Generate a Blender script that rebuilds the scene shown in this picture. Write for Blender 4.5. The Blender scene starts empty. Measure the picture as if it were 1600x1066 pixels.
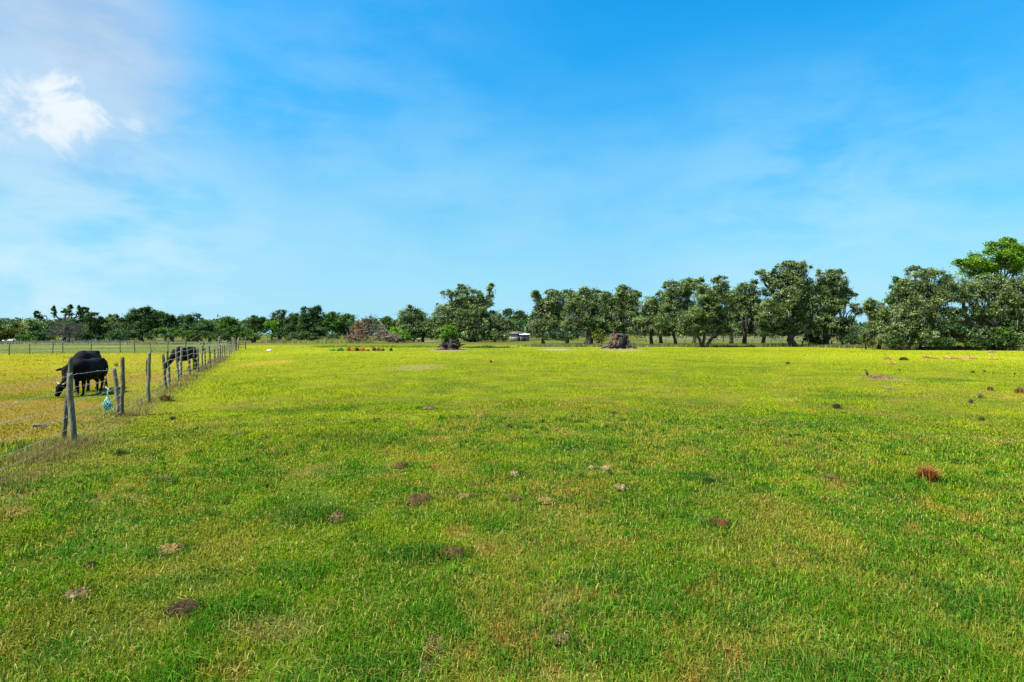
import bpy, bmesh, math, random
import numpy as np
from mathutils import Vector, Matrix, noise as mnoise

# ------------------------------------------------------------------ camera, sky, sun
SC = bpy.context.scene
COL = SC.collection
F, H, YH = 889.0, 1.9, 522.0          # focal length in photo pixels, eye height, horizon row
cam_d = bpy.data.cameras.new('camera'); cam = bpy.data.objects.new('camera', cam_d); COL.objects.link(cam)
cam.location = (0, 0, H); cam.rotation_euler = (math.radians(90), 0, 0)
cam_d.sensor_width = 36; cam_d.lens = 20.0; cam_d.shift_y = -11/1600
cam_d.clip_start = 0.05; cam_d.clip_end = 6000
SC.camera = cam
SC.view_settings.view_transform = 'Standard'; SC.view_settings.look = 'None'
SC.view_settings.gamma = 1; SC.view_settings.exposure = 1.15

SUN_EL, SUN_AZ = math.radians(56), math.radians(-118)    # azimuth clockwise from +Y
sd = Vector((math.sin(SUN_AZ)*math.cos(SUN_EL), math.cos(SUN_AZ)*math.cos(SUN_EL), math.sin(SUN_EL)))
sun_d = bpy.data.lights.new('sun', 'SUN'); sun_d.energy = 4.8; sun_d.angle = math.radians(0.53)
sun_d.color = (1, .955, .87)
sun = bpy.data.objects.new('sun', sun_d); COL.objects.link(sun)
sun.rotation_euler = (-sd).to_track_quat('-Z', 'Y').to_euler(); sun.location = (-30, 0, 60)

world = bpy.data.worlds.new('World'); SC.world = world; world.use_nodes = True
nt = world.node_tree; nt.nodes.clear()
def N(tree, typ, **kw):
    n = tree.nodes.new(typ)
    for k, v in kw.items():
        if k.startswith('i_'):
            n.inputs[int(k[2:]) if k[2:].isdigit() else k[2:].replace('_', ' ')].default_value = v
        else: setattr(n, k, v)
    return n
def L(tree, a, b): tree.links.new(a, b)
def pdir(x, y):
    v = Vector(((x-800)/F, 1, (YH-y)/F)); v.normalize(); return v
sky = N(nt, 'ShaderNodeTexSky'); sky.sky_type = 'NISHITA'; sky.sun_disc = False
sky.sun_elevation = SUN_EL; sky.sun_rotation = SUN_AZ
sky.air_density = 1.0; sky.dust_density = 0.6; sky.ozone_density = 3.0
tc = N(nt, 'ShaderNodeTexCoord')
hs = N(nt, 'ShaderNodeHueSaturation'); hs.inputs['Saturation'].default_value = 1.32; hs.inputs['Value'].default_value = 1.0
hs.inputs['Hue'].default_value = 0.487
L(nt, sky.outputs[0], hs.inputs['Color'])
def mathn(op, a, b=None, c=None, clamp=False):
    m = N(nt, 'ShaderNodeMath', operation=op, use_clamp=clamp)
    for i, q in enumerate((a, b, c)):
        if q is None: continue
        if isinstance(q, (int, float)): m.inputs[i].default_value = q
        else: L(nt, q, m.inputs[i])
    return m.outputs[0]
def sstep(v, a, b):
    m = N(nt, 'ShaderNodeMapRange', interpolation_type='SMOOTHSTEP')
    m.inputs[1].default_value = a; m.inputs[2].default_value = b; L(nt, v, m.inputs[0]); return m.outputs[0]
def noise_n(scale, detail, rough, vec=None, dist=0.0):
    n = N(nt, 'ShaderNodeTexNoise'); n.inputs['Scale'].default_value = scale; n.inputs['Detail'].default_value = detail
    n.inputs['Roughness'].default_value = rough; n.inputs['Distortion'].default_value = dist
    L(nt, vec or tc.outputs['Generated'], n.inputs['Vector']); return n.outputs[0]
def bump(x, y, r_in, r_out):            # soft mask round a direction of the sky (pixel radii)
    d = N(nt, 'ShaderNodeVectorMath', operation='DISTANCE'); L(nt, tc.outputs['Generated'], d.inputs[0]); d.inputs[1].default_value = pdir(x, y)
    k = 1/(F*(1+((x-800)/F)**2)**.5)
    m = N(nt, 'ShaderNodeMapRange', interpolation_type='SMOOTHSTEP')
    m.inputs[1].default_value = r_out*k; m.inputs[2].default_value = r_in*k; L(nt, d.outputs['Value'], m.inputs[0]); return m.outputs[0]
def mixc(fac, a, b):
    m = N(nt, 'ShaderNodeMix', data_type='RGBA')
    L(nt, fac, m.inputs[0])
    for i, q in ((6, a), (7, b)):
        if isinstance(q, tuple): m.inputs[i].default_value = (*q, 1)
        else: L(nt, q, m.inputs[i])
    return m.outputs[2]
sep = N(nt, 'ShaderNodeSeparateXYZ'); L(nt, tc.outputs['Generated'], sep.inputs[0])
mp = N(nt, 'ShaderNodeMapping'); mp.inputs['Scale'].default_value = (1, 1, 2.6); L(nt, tc.outputs['Generated'], mp.inputs[0])
SKYMUL = 1/(0.10*2**1.15)                # cloud colours below are given as seen in the exposed picture
def sc_(c): return tuple(v*SKYMUL for v in c)
base = hs.outputs[0]
# deep clear blue overhead
up = sstep(sep.outputs['Z'], -.15, 0.40)
deep = N(nt, 'ShaderNodeMix', data_type='RGBA', blend_type='MULTIPLY'); L(nt, up, deep.inputs[0]); L(nt, base, deep.inputs[6]); deep.inputs[7].default_value = (.15, 1.10, 1.25, 1)
low0 = N(nt, 'ShaderNodeMix', data_type='RGBA', blend_type='MULTIPLY'); L(nt, sstep(sep.outputs['Z'], .55, .0), low0.inputs[0]); L(nt, deep.outputs[2], low0.inputs[6]); low0.inputs[7].default_value = (.60, .62, .60, 1)
c = low0.outputs[2]
# thin high veil of cloud, thicker toward the horizon and toward the left
nA = noise_n(2.2, 5, .5, mp.outputs[0], .3); nB = noise_n(6.5, 6, .55, mp.outputs[0], .2)
low = sstep(sep.outputs['Z'], .52, .08)
left = sstep(sep.outputs['X'], .25, -.75)
puff = mathn('ADD', mathn('MULTIPLY', sstep(nA, .20, .70), .65), mathn('MULTIPLY', sstep(nB, .30, .70), .35))
veil = mathn('MULTIPLY', mathn('ADD', puff, mathn('MULTIPLY', low, .25)), mathn('ADD', mathn('MULTIPLY', low, .80), mathn('MULTIPLY', left, .30)), clamp=True)
c = mixc(veil, c, sc_((.36, .75, .99)))
c = mixc(mathn('MULTIPLY', sstep(sep.outputs['Z'], .20, 0.0), .7), c, sc_((.42, .80, 1.0)))
# soft greyish lavender patches
for (x, y, r0, r1, a) in ((420, 250, 20, 260, .35), (300, 370, 10, 110, .35), (60, 330, 10, 120, .25), (950, 400, 20, 220, .3), (560, 120, 20, 300, .22)):
    c = mixc(mathn('MULTIPLY', mathn('MULTIPLY', bump(x, y, r0, r1), sstep(nB, .35, .7)), a), c, sc_((.24, .58, 1.0)))
# grey-mauve smoke in the top left corner
m1 = mathn('MULTIPLY', bump(30, 50, 60, 300), sstep(nA, .10, .50))
c = mixc(mathn('MULTIPLY', m1, .85), c, sc_((.42, .58, .80)))
m1b = mathn('MULTIPLY', bump(110, 75, 10, 170), sstep(nB, .3, .6))
c = mixc(mathn('MULTIPLY', m1b, .75), c, sc_((.50, .55, .64)))
for (x, y, r0, r1, a) in ((60, 430, 40, 300, .95), (30, 270, 10, 120, .5), (260, 440, 20, 260, .7), (330, 440, 10, 120, .4), (1300, 380, 20, 330, .35)):
    c = mixc(mathn('MULTIPLY', mathn('MULTIPLY', bump(x, y, r0, r1), sstep(nB, .32, .68)), a), c, sc_((.55, .86, 1.0)))
# bright cloud bank
m2 = mathn('MULTIPLY', bump(90, 140, 40, 260), 1.0)
c = mixc(mathn('MULTIPLY', mathn('MULTIPLY', m2, sstep(nB, .25, .6)), .8), c, sc_((.50, .74, .98)))
nC = noise_n(11, 11, .64, None, .7)
for (x, y, r, a) in ((55, 160, 85, .8), (95, 180, 60, 1), (140, 192, 32, .7), (80, 140, 36, .9), (218, 190, 30, .6), (10, 420, 60, .3), (50, 480, 90, .25)):
    mm = mathn('ADD', bump(x, y, 0, r*1.25), mathn('MULTIPLY', mathn('SUBTRACT', nC, .5), 4.2))
    c = mixc(mathn('MULTIPLY', mathn('MULTIPLY', sstep(mm, .22, 1.30), bump(x, y, r*.8, r*1.7)), a), c, sc_((.86, .94, 1.0)))
# below the horizon: plain ground bounce
c = mixc(sstep(sep.outputs['Z'], 0.0, -.03), c, sc_((.16, .20, .06)))
bg = N(nt, 'ShaderNodeBackground'); bg.inputs['Strength'].default_value = 0.10
L(nt, c, bg.inputs['Color'])
wo = N(nt, 'ShaderNodeOutputWorld'); L(nt, bg.outputs[0], wo.inputs['Surface'])

# ------------------------------------------------------------------ helpers
rng = np.random.default_rng(11); random.seed(5)
def gp(x, y):                              # photo pixel on flat ground -> world
    d = F*H/(y-YH); return ((x-800)/F*d, d)
def up_at(x, y, d): return Vector(((x-800)/F*d, d, H+(YH-y)/F*d))
def tag(o, label=None, cat=None, group=None, kind=None):
    if label: o['label'] = label
    if cat: o['category'] = cat
    if group: o['group'] = group
    if kind: o['kind'] = kind
    return o
def empty(name, loc, label, cat, group=None, rz=0):
    o = bpy.data.objects.new(name, None); COL.objects.link(o); o.location = loc; o.rotation_euler[2] = rz
    o.empty_display_size = .3
    return tag(o, label, cat, group)
class G:
    def __init__(s): s.V = []; s.F = {3: [], 4: []}; s.C = []; s.n = 0
    def add(s, V, F4=None, F3=None, C=None):
        V = np.asarray(V, float).reshape(-1, 3)
        for k, f in ((4, F4), (3, F3)):
            if f is not None and len(f): s.F[k].append(np.asarray(f, np.int64)+s.n)
        s.V.append(V); s.n += len(V)
        if C is not None:
            C = np.asarray(C, float); s.C.append(np.broadcast_to(C, (len(V), 3)))
    def build(s, name, mat, parent=None, smooth=True, origin=(0, 0, 0)):
        me = bpy.data.meshes.new(name)
        V = np.concatenate(s.V)-np.array(origin); me.vertices.add(len(V)); me.vertices.foreach_set('co', V.astype(np.float32).ravel())
        loops = []; tot = []
        for k in (4, 3):
            if s.F[k]:
                f = np.concatenate(s.F[k]); loops.append(f.ravel()); tot.append(np.full(len(f), k))
        loops = np.concatenate(loops); tot = np.concatenate(tot)
        me.loops.add(len(loops)); me.loops.foreach_set('vertex_index', loops.astype(np.int32))
        me.polygons.add(len(tot)); st = np.concatenate([[0], np.cumsum(tot)[:-1]])
        me.polygons.foreach_set('loop_start', st.astype(np.int32)); me.polygons.foreach_set('loop_total', tot.astype(np.int32))
        me.update(calc_edges=True)
        if smooth: me.polygons.foreach_set('use_smooth', np.ones(len(tot), bool))
        if s.C:
            C = np.concatenate(s.C); a = me.attributes.new('Col', 'FLOAT_COLOR', 'POINT')
            a.data.foreach_set('color', np.concatenate([C, np.ones((len(C), 1))], 1).astype(np.float32).ravel())
        if mat: me.materials.append(mat)
        o = bpy.data.objects.new(name, me); COL.objects.link(o); o.parent = parent
        if parent is None: o.location = origin
        return o
def tube(g, pts, rad, k=6, col=None, wob=0.0, seed=0):
    P = np.asarray(pts, float); n = len(P); rad = np.broadcast_to(rad, (n,))
    T = np.gradient(P, axis=0); T /= np.linalg.norm(T, axis=1, keepdims=True)+1e-9
    ref = np.array([0, 0, 1.0]) if abs(T[0][2]) < .8 else np.array([1.0, 0, 0])
    U = np.cross(T, ref); U /= np.linalg.norm(U, axis=1, keepdims=True)+1e-9; W = np.cross(T, U)
    a = np.arange(k)/k*2*math.pi
    R = rad[:, None]*np.ones((n, k))
    if wob: R *= 1+wob*np.random.default_rng(seed).normal(size=(1, k))*.6+wob*np.random.default_rng(seed+1).normal(size=(n, k))*.5
    V = P[:, None]+R[..., None]*(np.cos(a)[None, :, None]*U[:, None]+np.sin(a)[None, :, None]*W[:, None])
    i = np.arange(n-1)[:, None]*k; j = np.arange(k)[None]; j2 = (j+1) % k
    F4 = np.stack([i+j, i+j2, i+k+j2, i+k+j], -1).reshape(-1, 4)
    V = np.concatenate([V.reshape(-1, 3), P[:1], P[-1:]])
    a0, b0 = n*k, n*k+1; e = (n-1)*k; j = j[0]; j2 = j2[0]
    F3 = np.concatenate([np.stack([np.full(k, a0), j2, j], 1), np.stack([np.full(k, b0), e+j, e+j2], 1)])
    g.add(V, F4, F3, col)
def box(g, c, s, rz=0, col=None):
    c = np.array(c, float); V = np.array([[x, y, z] for x in (-.5, .5) for y in (-.5, .5) for z in (-.5, .5)])*np.array(s)
    r = np.array([[math.cos(rz), -math.sin(rz), 0], [math.sin(rz), math.cos(rz), 0], [0, 0, 1]])
    g.add(V@r.T+c, [[0, 1, 3, 2], [4, 6, 7, 5], [0, 4, 5, 1], [2, 3, 7, 6], [0, 2, 6, 4], [1, 5, 7, 3]], None, col)
def smooth01(v, a, b):
    t = np.clip((v-a)/(b-a), 0, 1); return t*t*(3-2*t)
def vnoise(x, y, seed=0):
    xi = np.floor(x).astype(np.int64); yi = np.floor(y).astype(np.int64); fx = x-xi; fy = y-yi
    fx = fx*fx*(3-2*fx); fy = fy*fy*(3-2*fy)
    def h(a, b):
        n = (a*374761393+b*668265263+seed*1442695041) & 0x7fffffff; n = ((n ^ (n >> 13))*1274126177) & 0x7fffffff
        return ((n ^ (n >> 16)) & 0xffff)/65535.0
    return (h(xi, yi)*(1-fx)+h(xi+1, yi)*fx)*(1-fy)+(h(xi, yi+1)*(1-fx)+h(xi+1, yi+1)*fx)*fy
def fbm(x, y, s, seed=0, o=4):
    t = 0; a = .5; w = 0
    for i in range(o):
        t = t+a*vnoise(x/s+i*17.3, y/s-i*9.1, seed+i); w += a; a *= .5; s *= .5
    return t/w

# ------------------------------------------------------------------ materials
def new_mat(name):
    m = bpy.data.materials.new(name); m.use_nodes = True; t = m.node_tree; t.nodes.clear()
    o = t.nodes.new('ShaderNodeOutputMaterial'); return m, t, o
def attr_mat(name, rough=.6, transl=.25, spec=.3, noise=None, bumps=None, tcol=(1.1, 1.25, .6)):
    m, t, o = new_mat(name)
    a = N(t, 'ShaderNodeAttribute', attribute_name='Col'); colr = a.outputs['Color']
    if noise:
        tx = N(t, 'ShaderNodeTexCoord')
        n = N(t, 'ShaderNodeTexNoise'); n.inputs['Scale'].default_value = noise[0]; n.inputs['Detail'].default_value = 5; n.inputs['Roughness'].default_value = .7
        L(t, tx.outputs['Object'], n.inputs['Vector'])
        mr = N(t, 'ShaderNodeMapRange'); mr.inputs[1].default_value = .3; mr.inputs[2].default_value = .7; mr.inputs[3].default_value = 1-noise[1]; mr.inputs[4].default_value = 1+noise[1]
        L(t, n.outputs[0], mr.inputs[0])
        vm = N(t, 'ShaderNodeVectorMath', operation='SCALE'); L(t, colr, vm.inputs[0]); L(t, mr.outputs[0], vm.inputs['Scale']); colr = vm.outputs[0]
    p = N(t, 'ShaderNodeBsdfPrincipled'); p.inputs['Roughness'].default_value = rough; p.inputs['Specular IOR Level'].default_value = spec
    L(t, colr, p.inputs['Base Color'])
    if bumps:
        tx = N(t, 'ShaderNodeTexCoord'); n = N(t, 'ShaderNodeTexNoise'); n.inputs['Scale'].default_value = bumps[0]; n.inputs['Detail'].default_value = 6
        L(t, tx.outputs['Object'], n.inputs['Vector']); b = N(t, 'ShaderNodeBump'); b.inputs['Strength'].default_value = bumps[1]; b.inputs['Distance'].default_value = bumps[2]
        L(t, n.outputs[0], b.inputs['Height']); L(t, b.outputs[0], p.inputs['Normal'])
    if transl:
        tr = N(t, 'ShaderNodeBsdfTranslucent'); vm = N(t, 'ShaderNodeVectorMath', operation='MULTIPLY'); L(t, colr, vm.inputs[0]); vm.inputs[1].default_value = tcol
        L(t, vm.outputs[0], tr.inputs[0]); mx = N(t, 'ShaderNodeMixShader'); mx.inputs[0].default_value = transl
        L(t, p.outputs[0], mx.inputs[1]); L(t, tr.outputs[0], mx.inputs[2]); L(t, mx.outputs[0], o.inputs[0])
    else: L(t, p.outputs[0], o.inputs[0])
    return m
def noise_mat(name, cols, scale=8, rough=.85, bump_=(.5, .02), stretch=(1, 1, 1), spec=.2, detail=7, sheen=0):
    m, t, o = new_mat(name)
    tx = N(t, 'ShaderNodeTexCoord'); mpg = N(t, 'ShaderNodeMapping'); mpg.inputs['Scale'].default_value = stretch; L(t, tx.outputs['Object'], mpg.inputs[0])
    n = N(t, 'ShaderNodeTexNoise'); n.inputs['Scale'].default_value = scale; n.inputs['Detail'].default_value = detail; n.inputs['Roughness'].default_value = .65
    L(t, mpg.outputs[0], n.inputs['Vector'])
    r = N(t, 'ShaderNodeValToRGB'); e = r.color_ramp.elements
    e[0].position = .3; e[0].color = (*cols[0], 1); e[1].position = .7; e[1].color = (*cols[-1], 1)
    for i, cc in enumerate(cols[1:-1]):
        q = e.new(.3+.4*(i+1)/(len(cols)-1)); q.color = (*cc, 1)
    L(t, n.outputs[0], r.inputs[0])
    p = N(t, 'ShaderNodeBsdfPrincipled'); p.inputs['Roughness'].default_value = rough; p.inputs['Specular IOR Level'].default_value = spec
    L(t, r.outputs[0], p.inputs['Base Color'])
    b = N(t, 'ShaderNodeBump'); b.inputs['Strength'].default_value = bump_[0]; b.inputs['Distance'].default_value = bump_[1]
    L(t, n.outputs[0], b.inputs['Height']); L(t, b.outputs[0], p.inputs['Normal'])
    if sheen: p.inputs['Sheen Weight'].default_value = sheen
    L(t, p.outputs[0], o.inputs[0]); return m
M_grass = attr_mat('grass_blade', .7, .34, .0, tcol=(1.15, 1.2, .3))
M_ground = attr_mat('pasture_ground', .95, 0, .05, noise=(7, .35), bumps=(14, .7, .03))
M_leaf = attr_mat('tree_leaf', .6, .3, .12)
M_dry = attr_mat('dry_grass', .7, .3, .15, tcol=(1.1, 1.0, .7))
M_bark = noise_mat('oak_bark', [(.018, .014, .010), (.045, .038, .029), (.11, .095, .075)], 3.5, .95, (.9, .05), (1, 1, .35))
M_pale = noise_mat('bleached_bark', [(.07, .052, .038), (.16, .13, .10), (.30, .25, .20)], 3, .9, (.7, .04), (1, 1, .4))
M_grey = noise_mat('grey_dead_twig', [(.06, .052, .043), (.14, .12, .10)], 3, .9)
M_post = noise_mat('weathered_post', [(.055, .040, .024), (.18, .14, .09), (.40, .33, .225)], 9, .9, (.9, .012), (5, 5, .6))
M_postd = noise_mat('lichen_post', [(.035, .033, .015), (.11, .095, .05), (.22, .19, .125)], 9, .95, (.9, .012), (4, 4, .7))
M_wire = noise_mat('galvanised_wire', [(.30, .30, .29), (.55, .55, .53)], 20, .45, (.1, .001), spec=.5)
M_hide = noise_mat('black_hide', [(.002, .0015, .0015), (.006, .004, .003), (.020, .011, .007)], 3.2, .75, (.4, .02), spec=.10)
M_horn = noise_mat('horn', [(.25, .2, .15), (.5, .45, .36)], 10, .4, (.1, .002))
M_hoof = noise_mat('hoof', [(.02, .018, .015), (.06, .05, .04)], 10, .6, (.1, .002))
M_dung = attr_mat('dried_dung', .95, 0, .1, noise=(38, .45), bumps=(30, 1, .015))
M_soil = noise_mat('root_soil', [(.025, .014, .009), (.085, .05, .033), (.20, .13, .095)], 3, .95, (1, .12))
M_rootd = noise_mat('dark_root', [(.012, .009, .007), (.04, .03, .023), (.09, .07, .055)], 4, .95, (.8, .05))
M_net = noise_mat('teal_net_cord', [(.08, .42, .33), (.45, .78, .66)], 14, .6, (.2, .003))
M_cord = noise_mat('white_cord', [(.5, .48, .42), (.8, .78, .7)], 30, .7, (.2, .003))

# ------------------------------------------------------------------ field colours (true colour of the sward, by place)
FA = np.array(gp(115, 697)); FB = np.array(gp(372, 545)); FD = (FB-FA)/np.linalg.norm(FB-FA); FN = np.array([-FD[1], FD[0]])
if FN[0] > 0: FN = -FN                     # FN points to the left side of the fence
def fence_side(X, Y): return (X-FA[0])*FN[0]+(Y-FA[1])*FN[1]
PATCH = []                                 # (px, py, rx, ry, colour, strength)
DG = (.028, .115, .012)
for p in ((470, 806, 62, 16, DG, .85), (530, 812, 40, 10, DG, .6), (660, 868, 62, 17, DG, .9), (705, 872, 40, 14, DG, .8), (90, 805, 50, 14, DG, .75), (260, 868, 50, 14, DG, .6),
          (940, 905, 45, 18, DG, .7), (1105, 750, 34, 9, DG, .8), (270, 682, 50, 9, DG, .6), (330, 905, 35, 14, DG, .6), (1030, 940, 60, 25, DG, .5), (1560, 765, 60, 10, DG, .6),
          (1415, 781, 35, 8, DG, .7), (490, 640, 60, 7, DG, .5), (1240, 665, 60, 5, DG, .55), (550, 690, 90, 8, DG, .45), (930, 700, 50, 6, DG, .5), (1360, 622, 90, 4, DG, .4),
          (1480, 594, 60, 3, DG, .5), (190, 706, 26, 6, DG, .5), (600, 1045, 40, 20, DG, .6), (1500, 930, 80, 30, DG, .45), (120, 1000, 90, 30, DG, .35), (1330, 1040, 120, 30, DG, .5),
          (20, 806, 24, 7, (.36, .19, .09), .9), (425, 985, 70, 18, (.30, .19, .07), .4), (210, 782, 60, 7, (.32, .24, .09), .5), (672, 1025, 14, 26, (.25, .15, .08), .8),
          (1540, 690, 30, 5, (.38, .26, .08), .5), (870, 950, 22, 30, (.30, .22, .07), .35), (1180, 855, 160, 30, (.24, .20, .03), .4), (420, 567, 26, 4, (.55, .40, .04), .8),
          (650, 574, 40, 4, (.40, .34, .10), .6), (970, 547, 32, 2, (.50, .42, .20), .45), (868, 546.5, 26, 1.2, (.5, .45, .30), .8), (700, 547, 26, 2.0, (.42, .30, .22), .7),
          (1385, 592, 26, 3.5, (.38, .27, .10), .8), (1230, 626, 22, 2, (.45, .36, .06), .6), (1590, 622, 40, 6, (.40, .30, .04), .5), (60, 660, 70, 14, (.26, .19, .05), .5)):
    PATCH.append(p)
def field_col(X, Y, fine=True):
    r = np.hypot(X, Y)
    n1 = fbm(X, Y*.6, 14, 3, 3); n2 = fbm(X, Y*.8, 3.2, 21, 4); n3 = fbm(X, Y, .8, 33, 3); n4 = fbm(X, Y, 26, 41, 2); n5 = fbm(X, Y*.7, 1.7, 57, 4); n6 = fbm(X, Y, .26, 91, 2); n7 = fbm(X, Y, .38, 191, 2)
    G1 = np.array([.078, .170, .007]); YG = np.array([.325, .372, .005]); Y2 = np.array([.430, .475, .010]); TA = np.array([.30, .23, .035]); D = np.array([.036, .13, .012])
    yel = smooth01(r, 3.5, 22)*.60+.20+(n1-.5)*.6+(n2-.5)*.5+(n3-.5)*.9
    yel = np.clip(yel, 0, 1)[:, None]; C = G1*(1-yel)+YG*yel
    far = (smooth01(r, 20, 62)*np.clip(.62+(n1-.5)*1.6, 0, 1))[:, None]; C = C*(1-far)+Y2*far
    dg = (smooth01(n5*.6+n2*.4, .52, .68)*.45*(1-.7*smooth01(r, 12, 40)))[:, None]; C = C*(1-dg)+D*dg
    ta = (smooth01(fbm(X+91, Y*.8, .9, 77, 4)*.75+fbm(X+91, Y*.8, 4, 78, 2)*.25, .46, .70)*.50*(1-.75*smooth01(r, 10, 45)))[:, None]; C = C*(1-ta)+TA*ta
    nf = smooth01(-r, -26, -5); bw = (smooth01(n6, .56, .76)*.55*nf*(.4+1.2*smooth01(n2, .4, .7)))[:, None]; C = C*(1-bw)+np.array([.28, .15, .035])*bw
    gw = (smooth01(n7, .58, .76)*.7*nf)[:, None]; C = C*(1-gw)+np.array([.040, .150, .010])*gw
    s = fence_side(X, Y)
    lf = smooth01(s, -.3, 1.2)
    LY = np.array([.385, .36, .010]); LG = np.array([.17, .20, .008]); LT = np.array([.34, .225, .03])
    ly = np.clip(smooth01(Y, 15, 28)*1.05+(n2-.5)*1.4+(n1-.5)*.8, 0, 1)[:, None]
    LC = LG*(1-ly)+LY*ly
    lt = np.clip(smooth01(fbm(X*.7, Y, 3.0, 88, 4), .46, .62)*.75*smooth01(-Y, -34, -24), 0, 1)[:, None]; LC = LC*(1-lt)+LT*lt
    bk = smooth01(Y+2.2*(fbm(X, Y*0, 9, 5)-.5), 54, 57)[:, None]; LC = LC*(1-bk)+np.array([.17, .22, .035])*bk
    C = C*(1-lf[:, None])+LC*lf[:, None]
    edge = (np.exp(-(s/.55)**2)*.5*smooth01(-Y, -70, -10))[:, None]; C = C*(1-edge)+np.array([.26, .20, .06])*edge
    fr = smooth01(Y, 78, 110)[:, None]; C = C*(1-fr)+np.array([.15, .18, .022])*fr
    for (px, py, rx, ry, pc, st) in PATCH:
        x0, y0 = gp(px, py); k = y0/F; ax = rx*k; ay = ry*y0*y0/(F*H)
        q = ((X-x0)/ax)**2+((Y-y0)/ay)**2; near = q < 9
        if not near.any(): continue
        w = np.zeros(len(X)); qq = q[near]+(n3[near]-.5)*1.5+(n5[near]-.5)*1.5; w[near] = st*smooth01(-qq, -1.9, -.2)
        C = C*(1-w[:, None])+np.array(pc)*w[:, None]
    return C, n2, n3
def ground_h(X, Y):
    r = np.hypot(X, Y); return (fbm(X, Y, 3.5, 101, 3)-.5)*.07*smooth01(-r, -60, -4)-.0
# ground sheet, polar grid refined towards the viewer's side of the field
rad = np.concatenate([[0.0], np.geomspace(.6, 3500, 420)]); th = np.linspace(0, 2*math.pi, 900, endpoint=False)
R_, T_ = np.meshgrid(rad[1:], th, indexing='ij'); X = (R_*np.sin(T_)).ravel(); Y = (R_*np.cos(T_)).ravel()
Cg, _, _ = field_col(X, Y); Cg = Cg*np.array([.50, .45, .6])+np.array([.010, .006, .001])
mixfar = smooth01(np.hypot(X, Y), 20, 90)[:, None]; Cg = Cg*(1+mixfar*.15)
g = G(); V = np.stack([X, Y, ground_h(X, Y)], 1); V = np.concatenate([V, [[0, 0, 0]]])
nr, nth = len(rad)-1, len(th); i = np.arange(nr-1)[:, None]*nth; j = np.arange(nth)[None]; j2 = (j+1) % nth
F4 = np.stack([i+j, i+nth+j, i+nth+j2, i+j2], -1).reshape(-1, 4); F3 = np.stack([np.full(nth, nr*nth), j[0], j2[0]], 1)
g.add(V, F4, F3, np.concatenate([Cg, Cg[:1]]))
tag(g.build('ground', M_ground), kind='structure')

PATS = [
 (657, 785, 38, 22, 'brown', 'heart shaped brown dry cow pat with a dark cleft left of centre', .07), (527, 813, 26, 16, 'grey', 'grey domed cow pat on a dark green patch of grass', .07),
 (706, 867, 38, 16, 'brown', 'tan-brown crumbly cow pat at the right end of a lush green patch', .05), (270, 862, 34, 15, 'tan', 'tan straw coloured cow pat in the left foreground grass', .045),
 (289, 960, 46, 24, 'dark', 'large dark brown cow pat with holes in the left foreground', .05), (119, 939, 40, 16, 'grey', 'long grey curved pat lying diagonally near the lower left corner', .045),
 (1121, 819, 32, 17, 'red', 'reddish brown crumbled pat right of centre', .035), (853, 785, 30, 10, 'tan', 'flat tan pat just right of the picture centre', .025),
 (969, 765, 22, 9, 'pale', 'small pinkish pale pat right of the flat tan pat', .04), (876, 998, 34, 20, 'grey', 'flat greyish twiggy pat in the bottom centre grass', .02),
 (143, 891, 14, 9, 'dark', 'tiny dark pat above the long grey curved pat', .04), (256, 749, 22, 6, 'grey', 'thin grey flake of dung below the nearest fence post', .03),
 (374, 681, 18, 6, 'grey', 'small grey pat right of the near fence posts', .04), (412, 688, 13, 5, 'brown', 'very small brown pat right of the small grey pat', .04),
 (627, 732, 20, 8, 'brown', 'small brown mound above the heart shaped pat', .05), (803, 744, 15, 9, 'pale', 'small pale pinkish lump in the middle grass', .05),
 (727, 777, 20, 6, 'tan', 'thin scrap of tan dung right of the heart shaped pat', .02), (808, 781, 20, 9, 'brown', 'dull brown scrap left of the flat tan pat', .02),
 (433, 713, 24, 4, 'dark', 'thin dark scrap of dung in the left middle grass', .03), (671, 639, 22, 4, 'grey', 'faint grey pat far out in the centre field', .07),
 (753, 651, 14, 4, 'tan', 'faint tan pat far out right of the faint grey pat', .06), (946, 734, 16, 5, 'pale', 'pale scrap on the right of a close pair in mid field', .03),
 (924, 733, 9, 5, 'pale', 'tiny pale scrap on the left of a close pair in mid field', .03), (1297, 746, 15, 6, 'grey', 'small grey pat right of the dark tuft in the right field', .04),
 (796, 670, 8, 4, 'dark', 'tiny dark speck of dung in the middle distance', .06), (1534, 657, 7, 3, 'dark', 'tiny black lump at the far right of the field', .07),
 (672, 1022, 20, 26, 'red', 'crumbled reddish dung scattered at the bottom centre edge', .02), (960, 648, 8, 3, 'dark', 'tiny dark lump far out right of centre', .07),
]
# ------------------------------------------------------------------ grass
def blades(g, X, Y, Z, h, w, C, lean=.45, seg=True, r=rng):
    n = len(X); a = r.uniform(0, 2*math.pi, n); l = np.abs(r.normal(0, lean, n))
    dx, dy = np.cos(a), np.sin(a); fx, fy = -dy*w, dx*w
    P = np.stack([X, Y, Z], 1); S = np.stack([fx, fy, np.zeros(n)], 1)
    tip = P+np.stack([dx*l*h, dy*l*h, h*np.sqrt(np.clip(1-np.minimum(l, .95)**2, .05, 1))], 1)
    if seg:
        mid = P+np.stack([dx*l*h*.28, dy*l*h*.28, h*.6], 1)
        V = np.stack([P-S*.5, P+S*.5, mid+S*.42, mid-S*.42, tip], 1).reshape(-1, 3); b = np.arange(n)[:, None]*5
        g.add(V, b+np.array([[0, 1, 2, 3]]), b+np.array([[3, 2, 4]]), np.repeat(C, 5, 0))
    else:
        V = np.stack([P-S*.5, P+S*.5, tip], 1).reshape(-1, 3); b = np.arange(n)[:, None]*3
        g.add(V, None, b+np.array([[0, 1, 2]]), np.repeat(C, 3, 0))
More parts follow.
